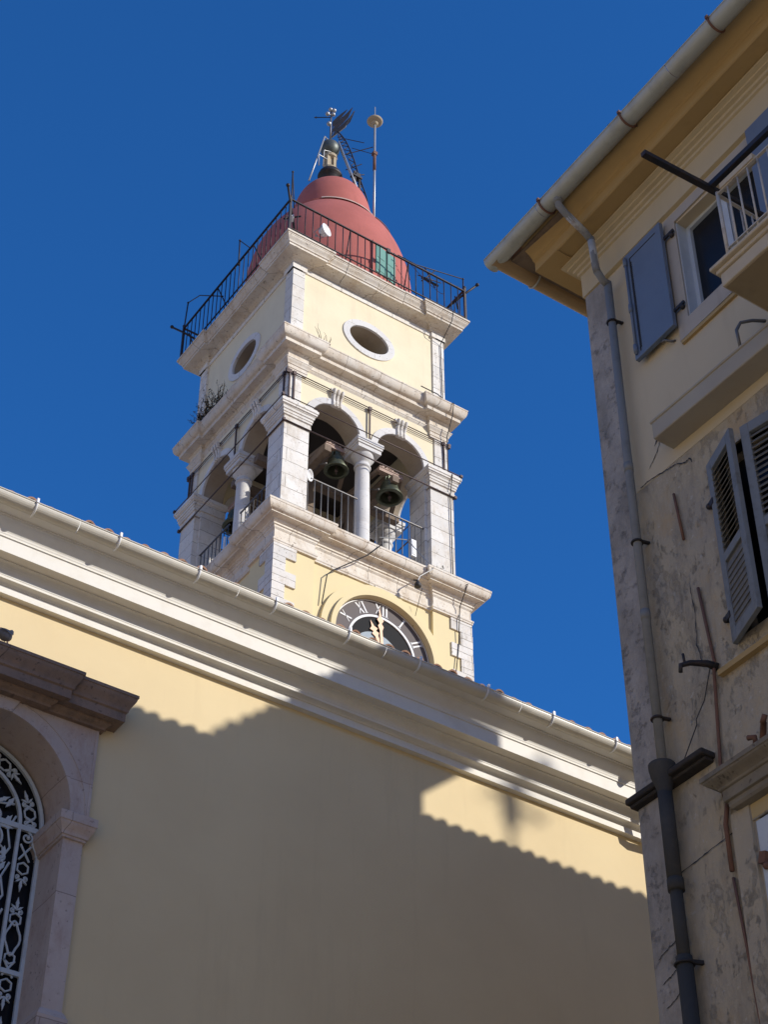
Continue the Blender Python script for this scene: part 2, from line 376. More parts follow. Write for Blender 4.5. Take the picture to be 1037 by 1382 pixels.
gb=MB(); xs=[-9.2]+[i*2.06-.2 for i in range(-4,15)]
for i in range(len(xs)-1): half_gutter(gb,lambda t:(t,GY,GZ),GR,xs[i]+.004,xs[i+1]-.004,'x')
gut=obj('gutter',gb,M['gutter'],church)
for f in gut.data.polygons: f.use_smooth=False
x=5.445-1.03*3
first=None
while x<16:
    if first is None:
        b=MB()
        b.tube([(x,GY-(GR+.006)*math.cos(PI*i/14),GZ-(GR+.006)*math.sin(PI*i/14)) for i in range(15)],.012,6)
        b.box(x-.013,x+.013,GY-GR-.025,GY-GR+.005,GZ-.01,GZ+.05); b.box(x-.012,x+.012,GY+.05,GY+.12,GZ-.005,GZ+.02)
        first=obj('gutter_clip',b,M['white_paint'],gut); x0f=x
    else:
        c=first.copy(); c.location=(x-x0f,0,0); c.parent=gut; COL.objects.link(c)
    x+=1.03
# down pipe near the corner house, throws the elbow shadow
db=MB(); g=.32; q=[(14.05,14.62),(14.17,14.42),(14.28,14.17),(14.315,13.99),(14.40,13.955),(14.95,14.0),(15.3,14.02)]
db.tube([(13.95+.25,GY,GZ-.09),(13.95+.22,GY+.02,GZ-.2)]+[(a+.7265*g,WY-g,b+.609*g) for a,b in q]+[(15.55,WY-.12,13.9),(15.58,WY-.08,12),(15.58,WY-.08,0)],.055,10)
obj('downpipe',db,M['gutter'],church)
# window: stone surround (mesh, the part), hood, grille, pane ... (sub-parts)
def arch_strip(mb,x0,x1,z0,z1,ya,yb,arcs,n=28):
    """wall from z0/arch to z1 between x0,x1, faces at ya (front) and yb (back), with soffits"""
    xs_=sorted(set([x0,x1]+[round(c-r*math.cos(PI*i/n),6) for c,r in arcs for i in range(n+1)]))
    def zb(x,side):
        for c,r in arcs:
            if (c-r-1e-6<x<c+r+1e-6):
                if abs(abs(x-c)-r)<1e-5 and ((x<c and side<0) or (x>c and side>0)): continue
                return z0+math.sqrt(max(0,r*r-(x-c)**2))
        return z0
    for i in range(len(xs_)-1):
        a,b=xs_[i],xs_[i+1]; mid=(a+b)/2; inside=any(abs(mid-c)<r for c,r in arcs)
        za,zb_=(zb(a,1),zb(b,-1)) if inside else (z0,z0)
        mb.add([(a,ya,za),(b,ya,zb_),(b,ya,z1),(a,ya,z1),(a,yb,za),(b,yb,zb_),(b,yb,z1),(a,yb,z1)],[(0,1,2,3),(5,4,7,6),(1,0,4,5),(3,2,6,7)])
    mb.add([(x0,ya,z0),(x0,ya,z1),(x0,yb,z1),(x0,yb,z0),(x1,ya,z0),(x1,ya,z1),(x1,yb,z1),(x1,yb,z0)],[(0,1,2,3),(7,6,5,4)])
win=MB(); fy=WY-.05; by=WY+.56
arch_strip(win,CX-1.171,CX+1.171,SZ,12.86,fy,by,[(CX,SR)],40)
for s in (-1,1):
    a,b=sorted((CX+s*SR-s*.034,CX+s*1.141)); win.box(a,b,fy-.012,by-.002,7.5,11.40)
    a,b=sorted((CX+s*SR,CX+s*1.171)); win.box(a,b,fy,by-.004,11.40,SZ)
# archivolt rim and incised ring
for rr_,th,pr_ in ((SR+.002,.045,.012),(1.125,.012,.008)):
    P=[]
    for i in range(41):
        an=PI*i/40; P.append((CX+rr_*math.cos(an),SZ+rr_*math.sin(an),CX+(rr_+th)*math.cos(an),SZ+(rr_+th)*math.sin(an)))
    for i in range(40):
        a,b=P[i],P[i+1]
        win.add([(a[0],fy-pr_,a[1]),(a[2],fy-pr_,a[3]),(b[2],fy-pr_,b[3]),(b[0],fy-pr_,b[1]),(a[0],fy+.01,a[1]),(a[2],fy+.01,a[3]),(b[2],fy+.01,b[3]),(b[0],fy+.01,b[1])],[(0,1,2,3),(0,3,7,4),(1,5,6,2)])
for s in (-1,1): # pale edge strip
    a,b=sorted((CX+s*1.14,CX+s*1.175)); win.box(a,b,fy-.006,WY+.02,SZ+.02,12.80)
window=obj('window',win,M['rose_stone'],church)
kb=MB(); kb.prism([(CX-.15,fy-.03,SZ+SR-.02),(CX+.15,fy-.03,SZ+SR-.02),(CX+.25,fy-.03,12.84),(CX-.25,fy-.03,12.84)],(0,.2,0)); obj('keystone',kb,M['rose_stone'],window,bevel=.008)
hp=[(.04,12.80),(.10,12.80),(.10,12.83),(.15,12.865),(.15,12.885),(.25,12.885),(.25,12.99),(.265,13.0)]+curve_prof((.27,13.005),(.335,13.17),'cyma',8)+[(.345,13.172),(.345,13.21),(.06,13.24)]
hb=MB(); HW=1.171-.05
plan=[(CX-HW,WY),(CX-.44,WY),(CX-.44,WY-.06),(CX+.44,WY-.06),(CX+.44,WY),(CX+HW,WY),(CX+HW,WY+.3),(CX-HW,WY+.3)]
sweep_plan(hb,plan,hp,block=1.4,gap=.008,jit=.002,back=-.1); obj('hood',hb,M['hood_stone'],window)
for s in (-1,1):
    ib=MB(); cx_=CX+s*(SR+1.141)/2; hw=(1.141-SR)/2+.034/2
    a,b=CX+s*(SR-.034),CX+s*1.141
    a,b=min(a,b),max(a,b)
    pl=[(a,fy-.012),(b,fy-.012),(b,by-.01),(a,by-.01)]
    ip=[(0,11.395),(.025,11.40),(.025,11.425),(.04,11.43)]+curve_prof((.042,11.44),(.09,11.56),'cyma',6)+[(.10,11.565),(.10,11.66),(.085,11.67),(.03,11.71)]
    sweep_plan(ib,pl,ip,block=3,gap=0,jit=0,back=-.02); 
    obj('impost',ib,M['rose_stone'],window)
    bb=MB(); sweep_plan(bb,pl,[(.05,9.30),(.05,9.46),(.035,9.48),(.03,9.50),(.005,9.54)],block=3,gap=0,jit=0,back=-.02); obj('pedestal',bb,M['rose_stone'],window)
pb=MB(); pb.add([(CX-1,WY+.57,7.5),(CX+1,WY+.57,7.5),(CX+1,WY+.57,12.8),(CX-1,WY+.57,12.8)],[(0,1,2,3)])
obj('pane',pb,M['glass_dark'],window)
# grille
gy=WY+.50; gr=MB()
def P2(x,z): return (CX+x,gy,SZ+z)
def pl_(pts,r=.012,n=5): gr.tube([P2(*p) for p in pts],r,n)
def flatring(r1,r2,a0,a1,n=40,y=0.0):
    for i in range(n):
        t0,t1=a0+(a1-a0)*i/n,a0+(a1-a0)*(i+1)/n
        q=[(r1,t0),(r2,t0),(r2,t1),(r1,t1)]
        f=[(CX+r_*math.cos(t),gy-.02+y,SZ+r_*math.sin(t)) for r_,t in q]; gr.prism(f[::-1],(0,.035,0))
flatring(.878,.918,0,PI); flatring(.632,.668,0,PI)
for s in (-1,1):
    for a,b,zt in ((.878,.918,-.16),(.632,.668,0)):
        x0_,x1_=sorted((CX+s*a,CX+s*b)); gr.box(x0_,x1_,gy-.02,gy+.015,7.5,SZ+zt)
    # outer frame bulges inwards under the impost
    pl_([(s*.89,0.0),(s*.89,-.03),(s*.83,-.10),(s*.83,-.16),(s*.885,-.24),(s*.89,-.30)],.022,6)
gr.box(CX-.9,CX+.9,gy-.021,gy+.016,SZ-.03,SZ+.03)
for zz in (-1.62,-3.2): gr.box(CX-.9,CX+.9,gy-.021,gy+.016,SZ+zz-.025,SZ+zz+.025)
def spiral(c,r,a0,turns,sgn=1,rad=.011,n=26,endr=.25):
    pts=[]
    for i in range(n+1):
        t=i/n; rr_=r*(1-(1-endr)*t); a=a0+sgn*2*PI*turns*t
        pts.append((c[0]+rr_*math.cos(a),c[1]+rr_*math.sin(a)))
    pl_(pts,rad)
    gr.ball((CX+pts[-1][0],gy,SZ+pts[-1][1]),rad*1.9,8)
def leafshape(p,ang,L,W):
    d=(math.cos(ang),math.sin(ang));e=(-d[1],d[0])
    q=[(0,0),(.3,.6),(.45,.5),(.55,.75),(.7,.4),(1,0),(.7,-.4),(.55,-.75),(.45,-.5),(.3,-.6)]
    f=[(CX+p[0]+d[0]*L*a+e[0]*W*b*.5,gy-.012,SZ+p[1]+d[1]*L*a+e[1]*W*b*.5) for a,b in q]
    gr.prism(f[::-1],(0,.02,0))
def lily(p,ang):
    leafshape(p,ang,.15,.05)
    for s in (-1,1):
        leafshape(p,ang+s*.9,.085,.035)
        c=(p[0]+.035*math.cos(ang+s*1.9)*1.2,p[1]+.035*math.sin(ang+s*1.9)*1.2); spiral(c,.03,ang+s*.3,.9,s,.009,14)
def hexa(p,ang,r=.068):
    pts=[(p[0]+r*math.cos(ang+PI/3*i)*(1.1 if i%3==0 else 1),p[1]+r*math.sin(ang+PI/3*i)*(1.0)) for i in range(7)]; pl_(pts,.012)
def xcross(p,ang,h=.07,w_=.06):
    d=(math.cos(ang),math.sin(ang));e=(-d[1],d[0])
    for s in (-1,1):
        pl_([(p[0]-d[0]*h+e[0]*w_*s,p[1]-d[1]*h+e[1]*w_*s),(p[0],p[1]),(p[0]+d[0]*h-e[0]*w_*s,p[1]+d[1]*h-e[1]*w_*s)],.012)
def oval(p,ang,a=.17,b=.075):
    d=(math.cos(ang),math.sin(ang));e=(-d[1],d[0]);pts=[]
    for i in range(25):
        t=2*PI*i/24; rr_=1+.12*math.cos(4*t)
        pts.append((p[0]+d[0]*a*math.cos(t)*rr_+e[0]*b*math.sin(t)*rr_,p[1]+d[1]*a*math.cos(t)*rr_+e[1]*b*math.sin(t)*rr_))
    pl_(pts,.013)
rm=.77
seq=[('l',1),('h',0),('x',0),('h',0),('l',-1)]
for base in [R(a) for a in (14,60,106,152)]:
    for kind,off in (('hex',-.0),('lu',.16),('ld',-.16)):
        a=base+off; p=(rm*math.cos(a),rm*math.sin(a)); tang=a+PI/2
        if kind=='hex': hexa(p,tang); xcross((rm*math.cos(base+.105),rm*math.sin(base+.105)),tang,.03,.05); xcross((rm*math.cos(base-.105),rm*math.sin(base-.105)),tang,.03,.05)
        elif kind=='lu': lily(p,tang)
        else: lily(p,tang+PI)
for s in (-1,1):
    z=-.1; x_=s*.755
    spiral((x_,z),.07,PI/2 if s>0 else PI/2,1.2,-s,.012)
    unit=1.30
    for u_ in range(3):
        zz=-.22-u_*unit
        xcross((x_,zz-.06),PI/2,.09,.06); hexa((x_,zz-.24),PI/2); lily((x_,zz-.36),-PI/2)
        lily((x_,zz-.72),PI/2); hexa((x_,zz-.82),PI/2); oval((x_,zz-1.03),PI/2); hexa((x_,zz-1.25),PI/2,.06)
    # big scrolls inside
    for q_ in range(16):
        zz=-.1-q_*.21; spiral((s*(.16+.30*(q_%2)),zz),.085,(PI/2 if q_%2 else -PI/2),1.2,s*(1 if q_%2 else -1),.010,20); leafshape((s*(.30-.12*(q_%2)),zz+.05),PI/2+(.6 if q_%2 else -.6),.13,.05)
    for zz,sg in ((-.17,1),(-.72,-1),(-1.25,1),(-1.9,1),(-2.45,-1),(-3.0,1)):
        cx_=s*.33
        spiral((cx_,zz),.24,PI*.5*sg,1.6,s*sg,.015,40,.18)
        spiral((s*.50,zz-.24*sg),.085,-PI*.5*sg,1.1,-s*sg,.012,24)
        leafshape((s*.47,zz+.13),R(60) if s>0 else R(120),.17,.08); leafshape((s*.52,zz-.1),-PI/2,.16,.07)
        pl_([(s*.6,zz+.28),(s*.53,zz+.1),(s*.58,zz-.1),(s*.48,zz-.3)],.013)
for a0 in range(0,190,36):
    a=R(a0+9); spiral((.36*math.cos(a),.36*math.sin(a)),.16,a,1.4,1 if a0%72 else -1,.013,32)
    leafshape((.5*math.cos(a+.2),.5*math.sin(a+.2)),a+.9,.17,.08); leafshape((.42*math.cos(a-.25),.42*math.sin(a-.25)),a-.2,.17,.07)
    pl_([(.17*math.cos(a+.2),.17*math.sin(a+.2)),(.42*math.cos(a+.35),.42*math.sin(a+.35)),(.61*math.cos(a+.25),.61*math.sin(a+.25))],.013)
obj('grille',gr,M['grille'],window)
# ------------------------------------------------------------------ bell tower (local frame: centre of the plan)
TC=Vector((16.53,27.03,0))
tower=thing('bell_tower','tall cream bell tower with white stone trim, twin arched openings, red dome and a clock','bell tower',tuple(TC))
def TM(k=0): return Matrix.Translation(TC)@Matrix.Rotation(k*PI/2,4,'Z')   # k=0 front (faces -Y), k=3 left side (faces -X)
tb=MB(TM())
tb.box(-2.34,2.34,-2.34,2.34,0,25.3)
obj('lower_wall',tb,M['tower_yellow'],tower)
QB={}
for sx in (-1,1):
    for sy in (-1,1):
        tb=MB(TM()); a,b=sorted((sx*1.47,sx*2.42)); c,d=sorted((sy*1.47,sy*2.42)); tb.box(a,b,c,d,0,25.28)
        QB[sx,sy]=(MB(TM()),obj('corner_pier',tb,M['tower_yellow'],tower))
z=25.26; i=0
while z>18:
    lo=(i%2==0); h=.345; rn=random.Random(i)
    for sx in (-1,1):
        for sy in (-1,1):
            L=(.54 if lo else .27)+rn.uniform(-.01,.01)
            for ax_ in (0,1):
                W1,W2=(L,.30) if ax_==0 else (.30,L)
                e=2.455+rn.uniform(0,.008)
                a,b=sorted((sx*e,sx*(e-W1))); c,d=sorted((sy*e,sy*(e-W2)))
                o_=.0015*ax_
                QB[sx,sy][0].box(a+o_,b-o_,c+o_,d-o_,z-h+.004,z-.004)
    z-=h; i+=1
for q_ in QB.values(): obj('quoin_stones',q_[0],M['white_stone'],q_[1])
# entablature under the belfry
pf=[(.0,25.20),(.0,25.21),(.05,25.215),(.05,25.25),(.065,25.27),(.065,25.31),(.02,25.33),(.02,25.56),(.035,25.58),(.05,25.60),(.05,25.64),(.075,25.655),(.075,25.70),(.11,25.725),(.11,25.76),(.16,25.79),(.24,25.795),(.24,25.82)]+curve_prof((.25,25.83),(.345,26.0),'ovolo',7)+[(.355,26.01),(.355,26.06),(.30,26.075),(-.1,26.12)]
eb=MB(TM()); sweep_plan(eb,ressaut(2.42,1.49,.09),pf,.8,.008,.006,-.4,random.Random(3)); obj('belfry_floor_cornice',eb,M['weathered'],tower)
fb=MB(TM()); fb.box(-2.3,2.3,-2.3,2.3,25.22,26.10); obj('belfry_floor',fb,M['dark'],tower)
# belfry piers with impost capitals
cap=[(0,28.84),(.03,28.845),(.03,28.90),(.015,28.91),(.015,28.995),(.045,29.01),(.045,29.06),(.06,29.07),(.06,29.135),(.075,29.14)]+curve_prof((.08,29.145),(.115,29.24),'cavetto',5)+[(.125,29.245),(.125,29.285),(.145,29.30),(.145,29.37),(.12,29.385),(.12,29.42),(-.1,29.43)]
for sx in (-1,1):
    for sy in (-1,1):
        pbm=MB(TM()); a,b=sorted((sx*1.60,sx*2.235)); c,d=sorted((sy*1.60,sy*2.235)); pbm.box(a,b,c,d,26.08,29.38)
        a2,b2=sorted((sx*1.53,sx*2.11)); c2,d2=sorted((sy*1.53,sy*2.11)); pbm.box(a2,b2,c2,d2,26.08,29.40)
        p=obj('belfry_pier',pbm,M['white_stone'],tower,bevel=.008)
        cbm=MB(TM()); pl=[(a,c),(b,c),(b,d),(a,d)]; sweep_plan(cbm,pl,cap,.9,.006,.003,-.3,random.Random(sx*3+sy)); 
        cbm.box(a2-.03,b2+.03,c2-.03,d2+.03,29.0,29.425)
        obj('capital',cbm,M['white_stone'],p)
# columns
def column(k):
    T=TM(k); cb_=MB(T); c=(0,-1.90)
    shaft=[(.205,26.08),(.205,26.16),(.188,26.18)]+[(.178-.024*((z_-26.2)/2.6)**1.5,z_) for z_ in (26.2,26.8,27.17,27.18)]+[(.1745,27.185),(.172,27.6),(.168,28.05),(.1655,28.06),(.1665,28.07),(.161,28.6),(.156,28.80)]
    cb_.lathe(shaft,c,32); o=obj('column',cb_,M['white_band'],tower)
    q=MB(T)
    q.lathe([(.155,28.78),(.185,28.80),(.193,28.825),(.185,28.85),(.163,28.86),(.163,28.95),(.19,28.965),(.195,28.99),(.215,29.01),(.255,29.07),(.268,29.13),(.265,29.15)],c,32)
    q.box(-.30,.30,c[1]-.30,c[1]+.30,29.15,29.26); q.box(-.325,.325,c[1]-.325,c[1]+.325,29.26,29.32); q.box(-.345,.345,c[1]-.345,c[1]+.345,29.32,29.425)
    obj('column_capital',q,M['white_band'],o)
for k in range(4): column(k)
# arcade walls
ARC=[(-.865,.645),(.865,.645)]
for k in range(4):
    T=TM(k); a=MB(T); e=2.12 if k%2==0 else 2.118
    x0=-e if k%2==0 else -e+.5
    x0,x1=(-e,e) if k%2==0 else (-1.62,1.62)
    arch_strip(a,x0,x1,29.42,30.75,-e,-1.60,ARC,30); o=obj('arcade_wall',a,M['tower'],tower)
    for c_,r_ in ARC:   # archivolts, white bands standing proud
        b=MB(T); n=36; rn=.645+.005; ro=.80
        for i in range(n):
            t0,t1=PI*i/n,PI*(i+1)/n
            q=[(c_+rd*math.cos(t),-e-.03,29.425+rd*math.sin(t)) for rd,t in ((rn-.012,t0),(ro,t0),(ro,t1),(rn-.012,t1))]
            b.prism(q,(0,.05,0))
        obj('archivolt',b,M['white_band'],o)
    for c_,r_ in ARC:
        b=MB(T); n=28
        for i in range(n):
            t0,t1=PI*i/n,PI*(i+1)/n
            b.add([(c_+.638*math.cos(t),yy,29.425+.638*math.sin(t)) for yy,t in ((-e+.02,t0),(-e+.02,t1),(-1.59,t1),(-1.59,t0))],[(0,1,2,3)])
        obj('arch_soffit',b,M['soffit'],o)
    for s in (-1,1):
        pm=MB(T); aa,bb_=sorted((s*1.80,s*(2.155+.002*(k%2)))); pm.box(aa,bb_,-2.155-.002*(k%2),-1.9,29.41,30.52)
        obj('corner_pilaster',pm,M['white_stone'],o)
    for c_,r_ in ARC:
        ks=MB(T)   # scrolled keystone of three ribs
        for dx,w_ in ((-.085,.05),(0,.06),(.085,.05)):
            pts=[]
            for y_,z_ in [(-e-.01,30.02),(-e-.07,30.03),(-e-.085,30.10),(-e-.075,30.18),(-e-.10,30.28),(-e-.15,30.38),(-e-.16,30.45),(-e-.12,30.50),(-e+.01,30.50)]:
                pts.append((c_+dx*(1+.5*(z_-30.02))-w_/2,y_,z_))
            ks.prism(pts,(w_,0,0))
        ks.prism([(c_-.12,-e-.05,30.02),(c_+.12,-e-.05,30.02),(c_+.155,-e-.05,30.49),(c_-.155,-e-.05,30.49)],(0,.08,0))
        ks.prism([(c_-.20,-e-.10,30.43),(c_-.13,-e-.10,30.38),(c_-.12,-e-.10,30.48),(c_-.19,-e-.10,30.49)],(0,.1,0))
        obj('keystone',ks,M['white_stone'],o,bevel=.012)
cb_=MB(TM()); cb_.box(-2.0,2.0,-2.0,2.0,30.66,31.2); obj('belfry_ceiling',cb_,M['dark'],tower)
# big middle entablature
pf=[(.0,30.46),(.02,30.465),(.02,30.55),(.035,30.56),(.035,30.65),(.05,30.66)]+curve_prof((.055,30.67),(.10,30.78),'cyma',5)+[(.11,30.785),(.11,30.81),(.045,30.83),(.045,31.02),(.06,31.03),(.08,31.05),(.08,31.085),(.16,31.10),(.25,31.105),(.25,31.20),(.265,31.21)]+curve_prof((.27,31.215),(.375,31.43),'ovolo',7)+[(.385,31.44),(.385,31.475),(.33,31.49),(-.02,31.58)]
eb=MB(TM()); sweep_plan(eb,ressaut(2.14,1.70,.085),pf,.85,.008,.006,-.3,random.Random(5)); obj('belfry_entablature',eb,M['weathered'],tower)
# attic
for k in range(4):
    T=TM(k); a=MB(T); e=2.10 if k%2==0 else 2.098
    # wall with an oval hole, built as a fan of quads
    n=48; A_,B_=.555,.385; zc=32.70; xr=e if k%2==0 else 1.9
    ov=[(A_*math.cos(2*PI*i/n),zc+B_*math.sin(2*PI*i/n)) for i in range(n)]
    def outer(i):
        c_,s_=math.cos(2*PI*i/n),math.sin(2*PI*i/n); hx,zt,zbm=xr,34.1-zc,zc-31.3
        t=min(hx/abs(c_) if abs(c_)>1e-9 else 1e9,(zt if s_>0 else zbm)/abs(s_) if abs(s_)>1e-9 else 1e9)
        return (c_*t,zc+s_*t)
    corner=[math.atan2(34.1-zc,xr),PI-math.atan2(34.1-zc,xr),PI+math.atan2(zc-31.3,xr),2*PI-math.atan2(zc-31.3,xr)]
    vs=[];fs=[]
    angs=sorted([2*PI*i/n for i in range(n)]+corner)
    for an in angs:
        c_,s_=math.cos(an),math.sin(an); hx,zt,zbm=xr,34.1-zc,zc-31.3
        t=min(hx/abs(c_) if abs(c_)>1e-9 else 1e9,(zt if s_>0 else zbm)/abs(s_) if abs(s_)>1e-9 else 1e9)
        # oval point on the same polar ray
        ro_=1/math.sqrt((c_/A_)**2+(s_/B_)**2)
        vs+=[(c_*ro_,-e,zc+s_*ro_),(c_*t,-e,zc+s_*t),(c_*ro_,-e+.55,zc+s_*ro_)]
    N=len(angs)
    for i in range(N):
        j=(i+1)%N; fs+=[(3*i,3*i+1,3*j+1,3*j),(3*i+2,3*i,3*j,3*j+2)]
    a.add(vs,fs); aw=obj('attic_wall',a,M['tower'],tower)
    rg=MB(T)
    for i in range(n):
        t0,t1=2*PI*i/n,2*PI*(i+1)/n
        q=[(ax1*math.cos(t),-e-.03,zc+bx1*math.sin(t)) for ax1,bx1,t in ((A_-.012,B_-.012,t0),(A_+.165,B_+.165,t0),(A_+.165,B_+.165,t1),(A_-.012,B_-.012,t1))]
        rg.prism(q,(0,.06,0))
    obj('oval_frame',rg,M['white_band'],aw)
    rv=MB(T); dk_=MB(T); dk_.add([(.75,-e+.62,32.2),(-.75,-e+.62,32.2),(-.75,-e+.62,33.2),(.75,-e+.62,33.2)],[(0,1,2,3)]); obj('oval_back',dk_,M['timber'],aw)  # dark brown sheet stands in for the shaded depth behind the oval
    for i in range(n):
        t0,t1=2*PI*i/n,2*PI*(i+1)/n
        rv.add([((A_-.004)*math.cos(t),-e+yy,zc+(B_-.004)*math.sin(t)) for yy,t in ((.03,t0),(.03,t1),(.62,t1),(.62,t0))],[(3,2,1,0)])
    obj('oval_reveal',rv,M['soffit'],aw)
    for s in (-1,1):
        pm=MB(T); aa,bb_=sorted((s*1.815,s*(2.14+.002*(k%2)))); pm.box(aa,bb_,-2.14-.002*(k%2),-1.9,31.45,33.842)
        aa,bb_=sorted((s*1.78,s*(2.175+.002*(k%2)))); pm.box(aa,bb_,-2.175-.002*(k%2),-1.9,33.84,34.03)
        obj('attic_pilaster',pm,M['white_stone'],aw)
    pm=MB(T); pm.box(-1.79,1.79,-2.125,-2.0,33.875,34.03); obj('attic_band',pm,M['white_stone'],aw)
pf=[(.0,34.0),(.02,34.01),(.02,34.06),(.06,34.085),(.06,34.11),(.12,34.14),(.32,34.155),(.32,34.22),(.34,34.225)]+curve_prof((.345,34.23),(.42,34.38),'cyma',6)+[(.43,34.385),(.43,34.42),(.455,34.425),(.455,34.475),(.40,34.49),(-.2,34.52)]
eb=MB(TM()); sweep_plan(eb,ressaut(2.155,1.74,.07),pf,.8,.009,.008,-.4,random.Random(11)); obj('roof_cornice',eb,M['weathered'],tower)
tf=MB(TM()); tf.box(-2.0,2.0,-2.0,2.0,34.05,34.50); obj('terrace',tf,M['ledge'],tower)
# dome
dm=MB(TM()); c0=(.10,-.06); c1_=(.13,-.08)
prof=[(2.13,34.48),(2.12,35.8)]+[(2.12*math.cos(t),35.8+3.22*math.sin(t)) for t in [R(a) for a in range(2,60,2)]]
prof=[q for q in prof if q[1]<38.36]+[(1.335,38.37),(1.28,38.43),(.9,38.44)]
dm.lathe(prof,c0,96); dome=obj('dome',dm,M['red'],tower)
def dsurf(a,r): z=35.8+3.22*math.sin(math.acos(min(1,r/2.12))); return (c0[0]+(r+.015)*math.cos(R(a)),c0[1]+(r+.015)*math.sin(R(a)),z+.012)
pe=MB(TM()); pe.lathe([(1.368,38.325),(1.352,38.385),(1.285,38.444),(1.18,38.45)],c0,64,True,False,R(-132),R(-66)); obj('worn_rim',pe,M['red_edge'],dome)
up=MB(TM()); up.lathe([(1.06,38.36),(1.06,38.74)]+[(1.06*math.cos(t)**.6,38.74+1.45*math.sin(t)) for t in [R(a) for a in range(3,70,3)]]+[(.45,40.12),(.20,40.15)],c1_,80); obj('cupola',up,M['red'],dome)
# green shutter in the dome wall
dd=MB(TM()@Matrix.Rotation(R(11),4,'Z'))
dd.box(-.42,.42,-2.20,-1.6,34.5,36.14); fr_=obj('hatch_surround',dd,M['red'],dome)
dd=MB(TM()@Matrix.Rotation(R(11),4,'Z'))
for s in (-1,1):
    a,b=sorted((s*.006,s*.335)); dd.box(a,b,-2.225,-2.1,35.06,36.03); 
    a,b=sorted((s*.05,s*.30)); dd.box(a,b,-2.235,-2.1,35.14,35.50); dd.box(a,b,-2.235,-2.1,35.60,35.97)
obj('hatch_shutter',dd,M['door_green'],fr_,bevel=.006)
ls=MB(TM()); ls.lathe([(.26,40.0),(.26,40.72),(.33,40.75),(.34,40.80),(.30,40.92),(.20,41.04),(.14,41.08)],(.06,-.04),32); obj('lead_collar',ls,M['iron'],dome)
pd=MB(TM()); pd.lathe([(.21,41.03),(.21,41.10),(.10,41.14),(.09,41.5),(.19,41.56),(.20,41.64),(.14,41.70)],(.05,-.03),16,False)
for q_ in range(4): pd.box(.05+.13*math.cos(q_*PI/2+.6)-.045,.05+.13*math.cos(q_*PI/2+.6)+.045,-.03+.13*math.sin(q_*PI/2+.6)-.045,-.03+.13*math.sin(q_*PI/2+.6)+.045,41.10,41.56)
pd=pd; obj('finial_pedestal',pd,M['sandy'],dome)
bl=MB(TM()); bl.ball((.04,-.02,42.0),.27,32,1.1); obj('finial_ball',bl,M['ball'],dome)
# tripod stays of the ball
st=MB(TM())
for a,b in (((-.20,-.12,42.28),(-.78,-.36,39.75)),((.26,-.10,42.30),(.74,-.55,39.75)),((.24,.14,42.30),(.80,.30,39.75)),((.20,-.2,42.26),(.56,-.74,39.75))): st.tube([a,b],.022,8)
st.tube([(-.20,-.12,42.28),(.03,0,42.36),(.26,-.10,42.30)],.018,8)
st.tube([(-.30,-.25,40.8),(-.30,-.28,41.45),(-.10,-.30,41.5)],.016,6); st.tube([(-.45,-.28,40.7),(-.47,-.3,41.12),(-.2,-.3,41.1)],.016,6)
obj('finial_stay',st,M['lead'],dome)
# clock
CL=(.22,23.69); fy_=-2.34
def ring(mb,r1,r2,ya,yb,n=72,c=CL):
    for i in range(n):
        t0,t1=2*PI*i/n,2*PI*(i+1)/n
        q=[(c[0]+r_*math.cos(t),ya,c[1]+r_*math.sin(t)) for r_,t in ((r1,t0),(r2,t0),(r2,t1),(r1,t1))]
        mb.prism(q,(0,yb-ya,0))
k=MB(TM()); ring(k,1.20,1.31,fy_-.17,fy_+.05); ring(k,1.30,1.50,fy_-.09,fy_+.05); clock=obj('clock',k,M['tower_yellow'],tower)
k=MB(TM()); ring(k,.82,1.21,fy_-.012,fy_+.04); obj('dial',k,M['dial'],clock)
for q_ in ((.775,.825,fy_-.03),(1.165,1.185,fy_-.017)):
    k=MB(TM()); ring(k,*q_,fy_+.04); obj('dial_line',k,M['numeral'],clock)
k=MB(TM()); k.prism([(CL[0]+.79*math.cos(2*PI*i/48),fy_-.006,CL[1]+.79*math.sin(2*PI*i/48)) for i in range(48)],(0,.02,0)); obj('dial_opening',k,M['dial_black'],clock)
k=MB(TM()); c2=(CL[0]-.10,CL[1]-.20); k.prism([(c2[0]+.58*math.cos(2*PI*i/48),fy_-.009,c2[1]+.58*math.sin(2*PI*i/48)) for i in range(48)],(0,.02,0)); obj('blue_grey_disc',k,M['steelglass'],clock)  # blue-grey disc set low and left on the black middle
def stroke(mb,ang,x0,r0_,x1,r1_,w_):
    """a flat stroke in the frame of a numeral: x tangential, r radial"""
    d=Vector((math.sin(ang),math.cos(ang)));e=Vector((math.cos(ang),-math.sin(ang)))
    a=e*x0+d*r0_;b=e*x1+d*r1_;t=(b-a).normalized();n_=Vector((-t.y,t.x))*w_/2
    q=[a-n_,a+n_,b+n_,b-n_]
    mb.prism([(CL[0]+p.x,fy_-.020,CL[1]+p.y) for p in q],(0,.012,0))
NUM=['XII','I','II','III','IIII','V','VI','VII','VIII','IX','X','XI']
